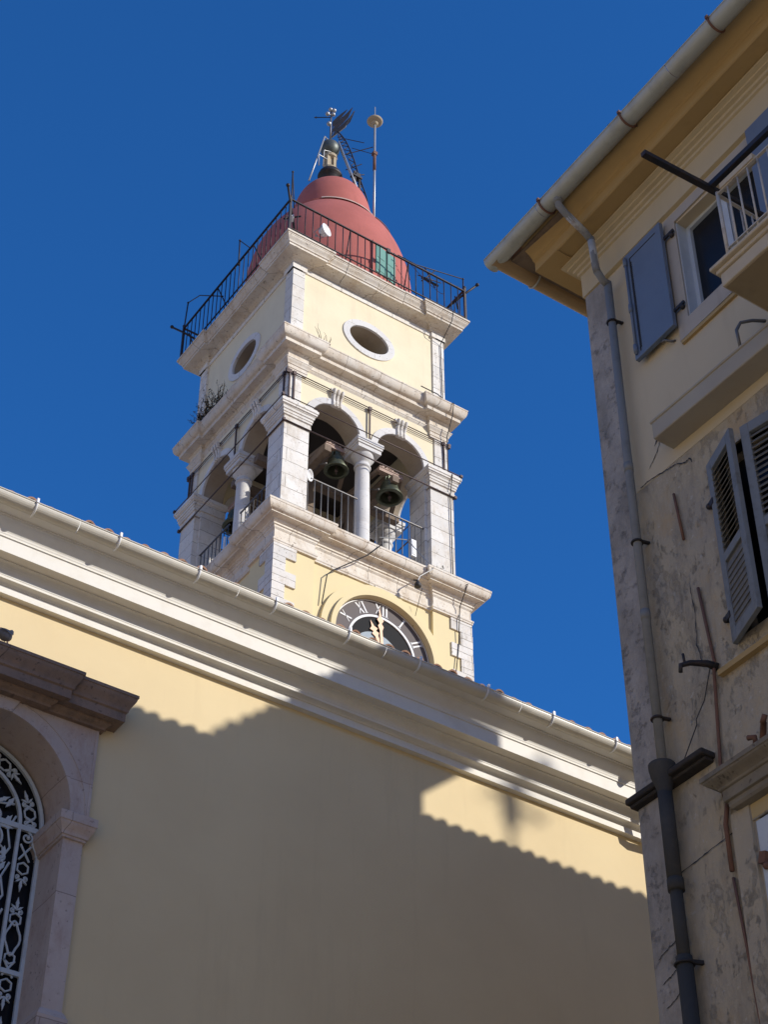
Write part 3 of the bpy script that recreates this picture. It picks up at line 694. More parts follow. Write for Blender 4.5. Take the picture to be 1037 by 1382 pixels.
for i,s in enumerate(NUM):
    mb=MB(TM()); ang=i*PI/6; wd={'I':.085,'V':.15,'X':.16}; tot=sum(wd[c_] for c_ in s); x=-tot/2; ra,rb_=.87,1.13
    for c_ in s:
        w_=wd[c_]; xc=x+w_/2
        if c_=='I': stroke(mb,ang,xc,ra,xc,rb_,.034); 
        elif c_=='V': stroke(mb,ang,xc-.05,rb_,xc,ra,.034); stroke(mb,ang,xc+.05,rb_,xc,ra,.018)
        else: stroke(mb,ang,xc-.055,rb_,xc+.055,ra,.034); stroke(mb,ang,xc+.055,rb_,xc-.055,ra,.016)
        for rr_ in ((ra,rb_) if c_=='I' else ()): stroke(mb,ang,xc-w_*.42,rr_,xc+w_*.42,rr_,.014)
        x+=w_
    obj('numeral',mb,M['numeral'],clock)
for nm,ang,L,w_ in (('minute_hand',R(-4),1.02,.07),('hour_hand',R(-24),.70,.09)):
    mb=MB(TM()); d=Vector((math.sin(ang),0,math.cos(ang))); c_=Vector((CL[0],fy_-.05 if nm[0]=='m' else fy_-.035,CL[1])); e=Vector((d.z,0,-d.x))
    def q(t,s): p=c_+d*(L*t)+e*s; return (p.x,p.y,p.z)
    mb.prism([q(-.18,-w_*.5),q(-.18,w_*.5),q(.45,w_*.45),q(.55,w_*1.0),q(.62,w_*.35),q(.70,w_*1.15),q(.78,w_*.4),q(1,0),q(.78,-w_*.4),q(.70,-w_*1.15),q(.62,-w_*.35),q(.55,-w_*1.0),q(.45,-w_*.45)],(0,.012,0))
    obj(nm,mb,M['gold'],clock)
# iron straps round the belfry
def strap(z_,h_,off):
    mb=MB(TM()); P=[(-h_,-h_),(h_,-h_),(h_,h_),(-h_,h_)]
    for i in range(4):
        a=P[i];b=P[(i+1)%4]; mb.tube([(a[0],a[1],z_),(b[0],b[1],z_)],off,6)
        mb.box(a[0]-.03,a[0]+.03,a[1]-.03,a[1]+.03,z_-.03,z_+.035)
    return mb
for z_,h_,r_ in ((29.44,2.37,.013),(28.83,2.265,.017),(30.44,2.19,.013),(30.38,2.185,.010)): obj('tie_bar',strap(z_,h_,r_),M['strap'],tower)
for k_ in range(4):
    for x_ in (-2.12,-2.0,0.0,2.04):
        mb=MB(TM(k_)); mb.bar((x_,-2.18,29.43),(x_,-2.18,30.48),.034,.03); mb.box(x_-.04,x_+.04,-2.21,-2.15,30.37,30.47); obj('strap_post',mb,M['strap'],tower)
    for s in (-1,1):
        xa,xb=(-1.53,-.22) if s<0 else (.22,1.53); yr=-2.05; mb=MB(TM(k_))
        mb.bar((xa,yr,27.72),(xb,yr,27.72),.035,.022); mb.bar((xa,yr,26.18),(xb,yr,26.18),.03,.02)
        n_=8
        for i in range(n_): 
            xx=xa+(xb-xa)*(i+.35)/(n_-.3); mb.tube([(xx,yr,26.1),(xx,yr,27.72)],.0125,6)
        obj('belfry_railing',mb,M['rail_iron'],tower)
# terrace railing
for k_ in range(4):
    mb=MB(TM(k_)); h_=2.54; zt,zb_=35.62,34.5
    mb.bar((-h_,-h_,zt),(.25 if k_==0 else h_,-h_,zt),.045,.03)
    if k_==0: mb.bar((.25,-h_,zt-.06),(h_,-h_,zt-.06),.045,.03); mb.box(.20,.30,-h_-.03,-h_+.03,zt-.1,zt+.03)
    mb.bar((-h_,-h_,zb_+.10),(h_,-h_,zb_+.10),.03,.02)
    n_=24
    for i in range(1,n_): 
        xx=-h_+2*h_*i/n_; mb.tube([(xx,-h_,zb_-.03),(xx,-h_,zt)],.013,6)
    mb.bar((-h_,-h_,zb_-.03),(-h_,-h_,zt+.06),.055,.055); mb.ball((-h_,-h_,zt+.08),.045,10)
    for xx in (-.85,.85): mb.tube([(xx,-h_,zt-.02),(xx+.12,-h_+.5,zb_)],.016,6)
    obj('terrace_railing',mb,M['iron'],tower)
# lantern stays at the terrace corners
for sx,sy in ((-1,-1),(1,-1),(-1,1),(1,1)):
    mb=MB(TM()); c_=(sx*2.54,sy*2.54)
    mb.tube([(c_[0]-sx*.55,c_[1]-sy*.55,34.75),(c_[0]-sx*.02,c_[1]-sy*.02,35.45),(c_[0]+sx*.22,c_[1]+sy*.22,35.72)],.028,8); mb.ball((c_[0]+sx*.23,c_[1]+sy*.23,35.74),.05,10)
    mb.bar((c_[0]-sx*.3,c_[1],35.2),(c_[0],c_[1]-sy*.3,35.2),.03,.03)
    obj('corner_stay',mb,M['iron'],tower)
# ------------------------------------------------------------------ things on the tower
def tl(x,y,z): return (TC.x+x,TC.y+y,z)
def make_bell(name,label,loc,r=.29,k_=0):
    L=Vector(tl(*loc)); o=thing(name,label,'bell',tuple(L),'bells hanging in the belfry arches'); T=Matrix.Translation(L)@Matrix.Rotation(k_*PI/2,4,'Z')
    b=MB(T); s=r/.29
    pr=[(.20,0.01),(.285,0.0),(.295,.015),(.27,.06),(.225,.14),(.195,.24),(.178,.34),(.165,.385),(.13,.42),(.07,.435),(.0001,.44)]
    pr2=[(.24,.01),(.205,.09),(.175,.2),(.155,.33),(.10,.39),(.0001,.40)]
    b.lathe([(a*s,z*s) for a,z in pr2[::-1]]+[(a*s,z*s) for a,z in pr],(0,0),40,True,False)
    for z_ in (.075,.30): b.lathe([(.262*s if z_<.1 else .188*s,z_*s-.012),(.268*s if z_<.1 else .194*s,z_*s),(.258*s if z_<.1 else .184*s,z_*s+.012)],(0,0),40,True,False)
    bo=obj('bell_body',b,M['bronze'],o)
    c=MB(T); c.tube([(0,0,.38*s),(0,0,.05*s)],.014,8); c.ball((0,0,.02*s),.045*s,12); c.tube([(0,0,0),(0,0,-.08*s)],.018,8); obj('clapper',c,M['strap'],o)
    h=MB(T); h.box(-.06,.06,-.05,.05,.43*s,.62*s); h.tube([(-.12,0,.43*s),(-.10,0,.56*s),(0,0,.60*s),(.10,0,.56*s),(.12,0,.43*s)],.02,8); obj('crown',h,M['bronze'],o)
    y=MB(T); y.box(-.32,.32,-.06,.06,.62*s,.70*s); y.box(-.32,.32,-.075,.075,.70*s,.72*s); y.box(-.32,.32,-.075,.075,.60*s,.62*s)
    for xx in (-.2,-.1,.06,.18): y.box(xx-.02,xx+.02,-.05,.05,.72*s,.78*s)
    y.tube([(-.26,0,.80*s),(-.1,0,.84*s),(.1,0,.80*s)],.012,6)
    obj('headstock',y,M['beam'],o)
    a=MB(T); a.bar((-.3,.02,.64*s),(-.62,.75,.30*s),.09,.09); a.bar((.3,.02,.64*s),(.55,.75,.30*s),.09,.09); a.bar((0,.05,.66*s),(0,1.4,.66*s),.10,.10); obj('support_beam',a,M['timber'],o)
    hm=MB(T); hm.ball((-.31*s,-.03,.06*s),.035,10); hm.tube([(-.31*s,-.03,.06*s),(-.33*s,.25,.25*s)],.014,6); obj('strike_hammer',hm,M['rail_iron'],o)
    return o
make_bell('bell','bronze bell hanging in the front arch left of the middle column',(-.50,-1.62,28.70),.275)
make_bell('bell','bronze bell hanging in the front arch right of the middle column',(.92,-1.62,28.63),.305)
make_bell('bell','dark bell in the shaded side arch over the far railing',(-1.55,.86,28.32),.31,3)
bf=MB(TM())
for yy in (-.5,.5): bf.box(-1.9,1.9,yy-.09,yy+.09,29.12,29.30)
for xx in (-.9,.9): bf.box(xx-.08,xx+.08,-1.9,1.9,28.9,29.08)
for xx in (-.55,.55):
    for yy in (-.5,.5): bf.box(xx-.13,xx+.13,yy-.13,yy+.13,26.1,29.1)
bf.bar((-.55,-.5,26.3),(.55,-.5,28.9),.12,.12); bf.bar((-.55,.5,28.9),(.55,.5,26.3),.12,.12)
tag(obj('timber_scaffold',bf,M['timber']),'dark timber bell frame standing on the belfry floor behind the columns','frame')
bf=MB(TM())
for xx in (-.62,-.38): bf.tube([(xx,-1.35,26.1),(xx-.02,-1.2,27.3)],.02,6)
for zz in (26.35,26.6,26.85,27.1): bf.tube([(-.62,-1.3,zz),(-.38,-1.3,zz)],.016,6)
tag(obj('step_ladder',bf,M['lead']),'small grey ladder behind the railing of the left front arch','ladder')
# lamps in the belfry and on the terrace
def floodlight(name,label,c,d,r=.10,grp=None):
    o=thing(name,label,'floodlight',tl(*c),grp); d=Vector(d).normalized(); rot=d.to_track_quat('Z','Y').to_matrix().to_4x4(); T=Matrix.Translation(Vector(tl(*c)))@rot
    b=MB(T); b.lathe([(.02,-r*1.1),(r*.5,-r*1.0),(r*.8,-r*.5),(r,0),(r*1.04,.01),(r*.94,.012),(r*.85,-.02),(.001,-.025)],(0,0),24); obj('lamp_head',b,M['white_paint'],o)
    b=MB(T); b.tube([(r*.9,0,-.03),(r*.7,0,-r*1.6),(-r*.7,0,-r*1.6),(-r*.9,0,-.03)],.012,6); b.tube([(0,0,-r*1.6),(0,0,-r*1.9)],.03,8); obj('lamp_bracket',b,M['lead'],o); return o
floodlight('floodlight','round white floodlight on the terrace beside the front railing under the dome',(-1.60,-2.66,35.02),(.35,-.9,.05),.17)
floodlight('floodlight','small white floodlight inside the terrace railing at the near corner',(-2.36,-2.36,35.22),(.8,-.3,.1),.09)
floodlight('floodlight','white oval lamp fixed to the left pier at the end of the front belfry railing',(-1.47,-2.12,27.72),(.5,-.8,-.2),.13)
b=MB(TM()); b.box(1.17,1.30,-2.10,-2.02,26.78,27.24); b.box(1.19,1.28,-2.112,-2.10,26.82,27.20)
tag(obj('junction_box',b,M['white_paint'],bevel=.01),'white upright box tied to the front belfry railing by the right pier','box')
b=MB(TM()); b.box(-2.02,-1.94,.12,.26,26.5,27.35); b.lathe([(.035,27.35),(.035,27.42)],(-1.98,.19),12)
tag(obj('plastic_canister',b,M['blue'],bevel=.02),'blue plastic canister standing by the railing in the side arch','canister')
b=MB(TM()); b.box(-2.06,-2.02,.40,.46,26.2,27.5); tag(obj('fluorescent_lamp',b,M['white_paint']),'thin white tube lamp standing upright by the side arch railing','lamp')
b=MB(TM()); b.lathe([(.02,25.52),(.035,25.48),(.07,25.42),(.075,25.36),(.05,25.34)],(.86,-2.74),16); b.tube([(.86,-2.74,25.52),(.86,-2.60,25.62)],.02,6)
tag(obj('clock_lamp',b,M['cable']),'small dark lamp hanging under the belfry cornice above the clock','lamp')
# weather vane
vl=tl(.04,-.02,42.40); vane=thing('weather_vane','dark weather vane with a wing shaped tail and small cups above the dome ball','weather vane',vl)
VT=Matrix.Translation(Vector(vl)); az=R(-31)
VR=VT@Matrix.Rotation(az,4,'Z')
b=MB(VR); b.tube([(0,0,0),(0,0,1.35)],.024,8); obj('rod',b,M['rail_iron'],vane)
b=MB(VR)
for f_ in ([(.02,.06),(.14,.26),(.36,.55),(.54,.86),(.66,1.36),(.50,1.02),(.32,.72),(.12,.42)],[(.04,.30),(.13,.46),(.33,.78),(.48,1.06),(.60,1.52),(.43,1.22),(.27,.97),(.10,.66)],[(.05,.56),(.11,.70),(.27,1.01),(.40,1.28),(.45,1.40),(.30,1.22),(.16,1.02),(.06,.80)]):
    b.prism([(x_,-.012,z_) for x_,z_ in f_],(0,.024,0))
b.tube([(.02,0,.08),(.05,0,.40),(.06,0,.82),(.20,0,1.06)],.016,5); b.tube([(.02,0,.08),(.40,0,.60),(.64,0,1.34)],.014,5)
for q_ in range(5): b.tube([(.06+.07*q_,0,.30+.15*q_),(.05+.06*q_,0,.62+.12*q_)],.010,4)
obj('tail_wing',b,M['iron'],vane)
b=MB(VR); b.tube([(0,0,1.02),(-.40,0,.98)],.014,6); b.prism([(-.40,-.01,.94),(-.47,-.01,.975),(-.40,-.01,1.02)],(0,.02,0)); obj('pointer',b,M['iron'],vane)
for cx_,cz_,r_ in ((-.10,1.10,.065),(.08,1.26,.065),(-.02,1.30,.06),(-.05,.66,.07),(.06,1.08,.06)):
    b=MB(VR); b.ball((cx_,-.05,cz_),r_,14); b.tube([(cx_,-.05,cz_),(0,0,cz_+.02)],.012,6); obj('cup',b,M['lead'],vane)
# antenna mast
ml=tl(1.08,-.66,38.34); mast=thing('antenna_mast','thin white pole with a round disc near its tip standing on the dome shoulder','antenna',ml)
MT=Matrix.Translation(Vector(ml))
b=MB(MT); b.tube([(0,0,0),(0,0,4.83)],.033,10); b.tube([(0,0,4.8),(0,0,5.62)],.016,8); obj('pole',b,M['lead'],mast)
b=MB(MT); b.tube([(0,0,2.83),(0,0,3.63)],.045,10); b.box(-.06,.06,-.06,.06,3.48,3.6); obj('clamp_sleeve',b,M['rust'],mast)
b=MB(MT); b.lathe([(.05,4.90),(.19,4.93),(.225,4.97),(.21,5.0),(.05,5.03)],(0,0),28); b.ball((0,0,4.90),.10,16); obj('disc',b,M['sandy'],mast)
# curved ladder
cl=tl(.9,-.55,38.4); lad=thing('curved_ladder','curved iron lattice arm rising from the dome shoulder towards the ball','ladder',cl)
b=MB(TM()); q=[(1.20,38.4),(1.12,39.36),(1.06,40.0),(.86,40.85),(.70,41.6),(.55,42.15),(.42,42.5),(.24,42.80)]; q2=[(1.10,38.45),(1.02,39.42),(.95,40.05),(.74,40.9),(.56,41.6),(.40,42.1),(.28,42.45),(.24,42.80)]
A=[(x_*.86,-x_*.52,z_) for x_,z_ in q]; B=[(x_*.86,-x_*.52,z_) for x_,z_ in q2]
def dense(P,n=5):
    out=[]
    for i in range(len(P)-1):
        p0=Vector(P[max(i-1,0)]);p1=Vector(P[i]);p2=Vector(P[i+1]);p3=Vector(P[min(i+2,len(P)-1)])
        for j in range(n):
            t=j/n; out.append(.5*((2*p1)+(p2-p0)*t+(2*p0-5*p1+4*p2-p3)*t*t+(3*p1-p0-3*p2+p3)*t**3))
    out.append(Vector(P[-1])); return out
DA,DB=dense(A),dense(B)
b.tube(DA,.020,6); b.tube(DB,.008,6)
for i in range(1,len(DA)-2,2): b.tube([DA[i],DB[i+1]],.012,5); b.tube([DB[i+1],DA[i+2]],.012,5)
b.tube([(.24*.86,-.12,42.55),(.98*.86,-.5,42.36)],.012,5); b.tube([(.36,-.2,41.8),(1.05,-.62,42.2)],.014,5); b.tube([(.42,-.25,41.15),(.80,-.46,41.45)],.014,5); b.tube([(.55,-.33,42.1),(1.05,-.62,41.9)],.010,5)
obj('lattice',b,M['iron'],lad)
# gear on the cupola's right
b=MB(TM()); b.box(.50,.80,-.5,-.35,40.78,40.84); b.box(.56,.62,-.47,-.41,39.7,41.02); b.box(.72,.77,-.47,-.42,39.6,41.0); b.tube([(.74,-.44,40.45),(.76,-.44,40.98),(.86,-.5,41.0)],.016,6); b.box(.60,.70,-.5,-.36,40.84,40.94)
tag(obj('lamp_bracket',b,M['iron']),'black iron bracket with a small box on the right shoulder of the red cupola','bracket')
# lightning rods along the left and right of the terrace
for nm,lab,P in (('lightning_rod','tall thin iron rod with a side arm at the far left terrace corner',[(-2.54,2.55,35.5),(-2.52,2.5,36.55),(-2.5,1.9,36.30),(-2.5,.6,35.1)]),
    ('lightning_rod','thin iron rod rising in the middle of the left terrace railing',[(-2.54,-.15,35.5),(-2.54,-.12,36.45),(-2.5,-.6,35.75)]),
    ('lightning_rod','thin pointed rod on the near terrace corner beside the cupola',[(-2.50,-2.50,35.6),(-2.48,-2.46,36.75),(-2.3,-2.3,35.7)]),
    ('lightning_rod','thin rod with a long side arm at the right terrace corner',[(2.52,-2.5,35.4),(2.54,-2.5,36.05),(1.25,-2.3,35.95),(.7,-2.3,35.95)])):
    b=MB(TM()); b.tube(P[:2],.018,6); b.tube(P[1:],.014,6); b.ball(P[1],.03,8); tag(obj(nm,b,M['iron']),lab,'rod','rods on the terrace railing')
b=MB(TM()); b.box(1.35,1.85,-2.40,-2.36,35.45,35.50); b.tube([(1.35,-2.38,35.35),(1.75,-2.38,35.95)],.016,6); b.tube([(1.75,-2.38,35.35),(1.45,-2.38,35.9)],.016,6); b.tube([(1.3,-2.3,35.6),(2.0,-2.3,35.75)],.014,6)
tag(obj('wire_anchor',b,M['iron']),'dark knot of crossed iron rods on the right part of the front terrace railing','bracket')
b=MB(TM()); 
lp_=dsurf(-30,1.50); b.box(lp_[0]-.09,lp_[0]+.09,lp_[1]-.07,lp_[1]+.07,lp_[2]-.04,lp_[2]+.12)
tag(obj('dome_lamp',b,M['iron']),'small black lamp on the right shoulder of the lower dome','lamp')
b=MB(TM()); b.tube([dsurf(-30-i*1.6,1.5+.06*i) for i in range(11)],.012,5); b.tube([dsurf(-30-i*3.4,1.5+.022*i) for i in range(9)]+[dsurf(-57-i*4,1.69+.008*i) for i in range(1,7)],.014,5)
tag(obj('dome_cable',b,M['rust']),'thin cable running down the front of the red dome from its lamp','cable')
b=MB(TM()); b.tube(dense([(1.5,-.6,38.0),(1.95,-.75,38.1),(2.4,-1.1,37.2),(2.5,-1.7,36.2),(2.0,-2.38,35.8)]),.008,4); b.tube([(1.6,-.6,37.8),(2.0,-.78,38.1)],.02,5)
tag(obj('slack_wire',b,M['cable']),'slack thin wire hanging from the right of the dome to the terrace railing','wire')
# lightning conductor down the right pilaster
b=MB(TM()); b.tube([(2.02,-2.75,34.4),(2.03,-2.66,34.1),(2.03,-2.17,33.7),(2.06,-2.17,31.7),(2.08,-2.56,31.45),(2.08,-2.50,31.1),(2.07,-2.28,30.6),(2.10,-2.24,29.5),(2.10,-2.40,29.35),(2.12,-2.27,28.8),(2.14,-2.27,26.3),(2.1,-2.5,26.1),(2.12,-2.80,25.95),(2.1,-2.52,25.5),(2.08,-2.47,24.5),(1.95,-2.46,23.4),(1.8,-2.45,22.4)],.011,5)
b.tube([(1.2,-2.5,31.56),(1.7,-2.45,31.62),(2.05,-2.2,31.85)],.014,5); b.tube([(1.55,-2.6,26.12),(1.85,-2.4,26.3),(2.1,-2.3,26.3)],.014,5)
tag(obj('conductor_cable',b,M['cable']),'thin dark lightning cable running down the right edge of the tower front','cable')
b=MB(TM()); b.tube([(.35,-2.08,26.9),(1.05,-2.1,27.15),(1.09,-2.15,27.05),(1.25,-2.72,26.08),(1.22,-2.80,25.95),(.95,-2.7,25.7),(.86,-2.74,25.5)],.012,5); tag(obj('lamp_cable',b,M['lead']),'grey cable from the front belfry railing over the cornice to the clock lamp','cable')
b=MB(TM()); b.tube([(-.05,-2.75,26.05),(-.3,-2.6,25.75),(-1.05,-2.45,25.1),(-1.17,-2.44,24.95),(-1.25,-2.40,24.2)],.013,5);
tag(obj('wall_cable',b,M['cable']),'dark cable dropping from the belfry cornice to the left of the clock','cable')
b=MB(TM()); b.tube([(.0,-2.42,25.2),(.0,-2.40,24.92)],.014,5); tag(obj('cable_stub',b,M['cable']),'short dark cable end on the plaster straight above the clock','cable')
b=MB(TM()); b.tube([(1.0,-2.7,25.4),(.98,-2.38,24.6)],.007,4); tag(obj('thin_wire',b,M['cable']),'thin wire hanging from the clock lamp towards the dial','wire')
# weeds
def weed(name,label,c,n,h,spread,seed,leafy=True,grp=None):
    rn=random.Random(seed); o=thing(name,label,'plant',tl(*c),grp); s=MB(TM()); lf_=MB(TM())
    for i in range(n):
        a=rn.uniform(0,2*PI); d=Vector((math.cos(a)*spread[0],math.sin(a)*spread[1],1)); L=h*rn.uniform(.45,1)
        st_=Vector(c)+Vector((rn.uniform(-1,1)*spread[2],rn.uniform(-1,1)*spread[3],0)); pts=[st_]
        for j in range(5): pts.append(pts[-1]+(d*L/5)+Vector((rn.gauss(0,.02),rn.gauss(0,.02),rn.gauss(0,.01))))
        s.tube(pts,[.012-.0018*j for j in range(6)],4)
        if leafy:
            for j in range(26):
                t=rn.uniform(.15,1); p=pts[min(int(t*5),4)].lerp(pts[min(int(t*5)+1,5)],t*5%1); e=Vector((rn.gauss(0,1),rn.gauss(0,1),rn.gauss(0,1)))
                e.normalize(); f=e.orthogonal().normalized()
                l_=rn.uniform(.04,.09); lf_.add([p,p+e*l_*.5+f*l_*.22,p+e*l_,p+e*l_*.5-f*l_*.22],[(0,1,2,3)])
    obj('stem',s,M['twig'],o)
    if leafy: obj('foliage',lf_,M['plant'],o)
weed('wild_shrub','dark scrubby bush growing on the left side of the middle cornice',(-2.30,1.20,31.5),75,.66,(.45,.9,.07,.50),4)
weed('dry_weed','dry grassy weed rooted on the middle cornice left of the front oval window',(-1.32,-2.30,31.52),7,.75,(.35,.1,.12,.02),9,False)
weed('dry_weed','tuft of weed hanging at the break of the belfry floor cornice',(1.40,-2.62,25.98),8,.22,(.5,.5,.08,.04),12,True)
# ------------------------------------------------------------------ corner house on the right (street front faces -X at x = 9)
HX,HY=9.0,9.48
house=thing('corner_house','weathered yellow grey house on the right with blue shutters, a gutter and a downpipe','house',(HX,HY,0))
def wall_boxes(mb,ys,zs,holes,x0,x1):
    for i in range(len(ys)-1):
        for j in range(len(zs)-1):
            if (i,j) in holes: continue
            mb.box(x0,x1,ys[i],ys[i+1],zs[j],zs[j+1])
def grid_wall(mb,ya,yb,za,zb,holes,x0,x1):
    ys=sorted({ya,yb}|{v for h in holes for v in h[:2]}); zs=sorted({za,zb}|{v for h in holes for v in h[2:]})
    hs=set()
    for i in range(len(ys)-1):
        for j in range(len(zs)-1):
            cy_,cz_=(ys[i]+ys[i+1])/2,(zs[j]+zs[j+1])/2
            if any(h[0]<cy_<h[1] and h[2]<cz_<h[3] for h in holes): hs.add((i,j))
    wall_boxes(mb,ys,zs,hs,x0,x1)
W1=(7.10,8.16,14.19,15.53); W2=(6.98,8.10,10.46,12.36); W3=(7.0,8.24,7.0,8.86); W4=(4.2,5.4,13.1,15.4)
b=MB(); grid_wall(b,-8,HY,12.72,16.14,[W1,W4],HX,HX+.45); b.box(HX+.45,26,HY-.4,HY,0,16.14); b.box(25.6,26,-8,HY-.4,0,16.14); b.box(HX+.45,25.6,-8,-7.6,0,16.14)
uw=obj('upper_wall',b,M['house_top'],house)
b=MB(); grid_wall(b,-8,HY,0,12.72,[W2,W3],HX+.004,HX+.45); obj('lower_wall',b,M['house_low'],house)
b=MB(); b.box(HX-.035,HX+.05,9.17,HY+.03,9.66,15.665); b.box(HX-.03,HX+.05,9.14,HY+.026,0,9.56); 
cs=obj('corner_strip',b,M['corner'],house,bevel=.02)
# eave
def shear(mb,k=.03,y0=9.9):
    for v in mb.v: v.z+=k*(y0-v.y)
    return mb
def rect(x0,x1,y0,y1): return [(x0,y0),(x1,y0),(x1,y1),(x0,y1)]
fz=[(0,15.655),(.045,15.665),(.045,15.985),(.07,15.995),(.07,16.035),(.10,16.045),(.10,16.085),(.14,16.095),(.14,16.125),(.185,16.14),(.185,16.16)]
b=MB(); sweep_plan(b,rect(HX,26,-8,HY),fz,40,0,0,-.05); shear(b,.05,9.5); obj('frieze',b,M['ochre_pale'],house)
co=[(-.02,16.15),(.36,16.15),(.375,16.16),(.375,16.285),(.39,16.295)]+curve_prof((.40,16.30),(.55,16.46),'cyma',8)+[(.55,16.50)]
b=MB(); sweep_line(b,co,(HX,-8,0),(HX,HY+.37,0),(-1,0,0),-.03); shear(b,.05); obj('eave_cornice',b,M['ochre'],house)
b=MB(); b.box(8.66,26.6,HY+.0,HY+.36,16.30,16.33); b.box(8.64,26.6,HY+.33,HY+.37,16.16,16.30); b.box(8.62,26.6,HY+.01,HY+.37,16.155,16.165); obj('end_eave',b,M['ochre'],house); b=MB(); b.box(8.47,26.6,HY-.3,HY+.60,16.40,16.43); obj('gap_shade_board',b,M['timber'],house)  # last: dark board added to paint the shaded gap under the tiles
b=MB(); cg=lambda t:(8.345,t,16.455+.032*(9.9-t))
ys=[-8,-5,-2,1,3.1,5.2,7.3,9.35,10.235]
for i in range(len(ys)-1): half_gutter(b,cg,.098,ys[i]+.003,ys[i+1]-.003,'y')
b.prism([(8.345+.098*math.cos(PI+PI*i/14),10.232,16.447+.098*math.sin(PI+PI*i/14)) for i in range(15)],(0,.008,0))
hg=obj('gutter',b,M['house_gutter'],house)
for i,y in enumerate((9.28,7.98,6.68,5.2)):
    b=MB(); c_=cg(y); b.tube([(c_[0]+.106*math.cos(PI*1.0+PI*j/12),y,c_[2]+.106*math.sin(PI+PI*j/12)) for j in range(13)],.013,6); b.box(c_[0]-.125,c_[0]-.095,y-.016,y+.016,c_[2]-.01,c_[2]+.03); obj('gutter_bracket',b,M['rust'],hg)
b=MB(); half_gutter(b,lambda t:(t,10.135,16.44),.095,8.30,26.6,'x'); eg=obj('end_gutter',b,M['end_gutter'],house)
for xx in (8.85,9.9,10.95,12.0): 
    b=MB(); b.tube([(xx,10.135-.103*math.cos(PI*j/12),16.44-.103*math.sin(PI*j/12)) for j in range(13)],.010,6); obj('gutter_bracket',b,M['house_gutter'],eg)
def clipped(name,mb,mat,parent,planes):
    o=obj(name,mb,mat,parent); bm=bmesh.new(); bm.from_mesh(o.data); off=wloc(parent)
    for co_,no_ in planes:
        bmesh.ops.bisect_plane(bm,geom=bm.verts[:]+bm.edges[:]+bm.faces[:],plane_co=Vector(co_)-off,plane_no=Vector(no_),clear_outer=True)
    bm.to_mesh(o.data); bm.free(); return o
tp=R(17); hc=(8.33,10.12,16.5)
b=MB(); roof_sheet(b,(27.0,10.12,16.53),(-1,0,0),(0,-math.cos(tp),math.sin(tp)),18.8,6.2,.22,.42,.034)
clipped('end_roof',b,M['tile'],house,[(hc,(-1,-1,0)),((26.7,10.12,0),(1,-1,0))])
b=MB(); roof_sheet(b,(8.36,10.2,16.45),(0,-1,0),(math.cos(tp),0,math.sin(tp)),18.6,5.6)
shear(b,.04); b.add([(26.7,10.12,16.5),(26.7,-8.5,16.5),(21.4,-8.5,18.09),(21.4,4.9,18.09)],[(0,1,2,3)])
b.add([(13.4,-8.5,18.0),(21.5,-8.5,18.0),(21.5,4.4,18.0),(13.4,4.4,18.0)],[(0,1,2,3)])
clipped('street_roof',b,M['tile'],house,[(hc,(1,1,0))])

# upper window with its two folded back shutters
k_=.05
SH=lambda mb,y0=8.5: shear(mb,k_,y0)
b=MB(); yw0,yw1,zw0,zw1=W1
for a in ((6.5,8.30,zw1,15.66),(6.5,8.30,13.98,zw0)): b.box(HX-.022,HX+.12,*a)
b.box(HX-.022,HX+.12,yw1,8.30,zw0,zw1); b.box(HX-.022,HX+.12,6.5,yw0,zw0,zw1)
win1=obj('upper_window',SH(b),M['surround'],house)
b=MB()
for a in ((yw0,yw0+.06,zw0,zw1),(yw1-.06,yw1,zw0,zw1),(yw0+.06,yw1-.06,zw1-.07,zw1),(yw0+.06,yw1-.06,zw0,zw0+.07),((yw0+yw1)/2-.045,(yw0+yw1)/2+.045,zw0+.07,zw1-.07)): b.box(HX+.12,HX+.19,*a)
b.box(HX+.0,HX+.2,yw1-.012,yw1+.0,zw0,zw1)
obj('window_frame',SH(b),M['frame_white'],win1)
b=MB(); b.box(HX+.16,HX+.165,yw0,yw1,zw0,zw1); obj('window_pane',SH(b),M['glass_dark'],win1)
def solid_shutter(y0,y1,z0,z1,hinge):
    b=MB(); x=HX-.10; b.box(x,x+.05,y0,y1,z0,z1)
    o=obj('shutter',b if False else SH(b),M['shutter_blue'],house,bevel=.006)
    b=MB(); yy=y1-.09 if hinge<0 else y0+.09
    b.box(x-.006,x+.02,yy-.006,yy+.006,z0+.06,z1-.10)      # groove bead
    n=40
    for i in range(n): b.box(x-.010,x+.02,yy-.020,yy-.004,z0+.10+i*(z1-z0-.25)/n,z0+.10+(i+.5)*(z1-z0-.25)/n)
    b.box(x-.005,x+.02,min(y0,y1)+.07,yy,z1-.105,z1-.098)
    obj('groove',SH(b),M['cable'],o)
    b=MB(); yb=y1-.035 if hinge<0 else y0+.035; b.tube([(x-.012,yb,z0+.05),(x-.012,yb,z1-.05)],.014,8)
    for zz in (z0+.12,(z0+z1)/2-.05,z1-.12): b.tube([(x-.015,yb,zz-.05),(x-.015,yb,zz+.05)],.022,8)
    obj('locking_bar',SH(b),M['shutter_blue'],o)
    b=MB(); yh=y0-.03 if hinge<0 else y1+.03
    for zz in (z0+.22,z1-.22):
        b=MB(); b.bar((x+.05,yh-.10,zz),(x+.04,yh+.06,zz-.02),.02,.035); b.ball((x+.06,yh-.06,zz-.03),.028,8); obj('hinge',SH(b),M['iron'],o)
    return o
solid_shutter(8.285,8.83,14.15,15.61,-1); solid_shutter(6.45,7.04,14.15,15.64,1)
b=MB(); b.tube([(HX-.06,8.50,14.13),(HX-.08,8.44,14.09),(HX-.03,8.40,14.07),(HX,8.38,14.08)],.012,6); obj('shutter_catch',b,M['rail_iron'],house)
b=MB()
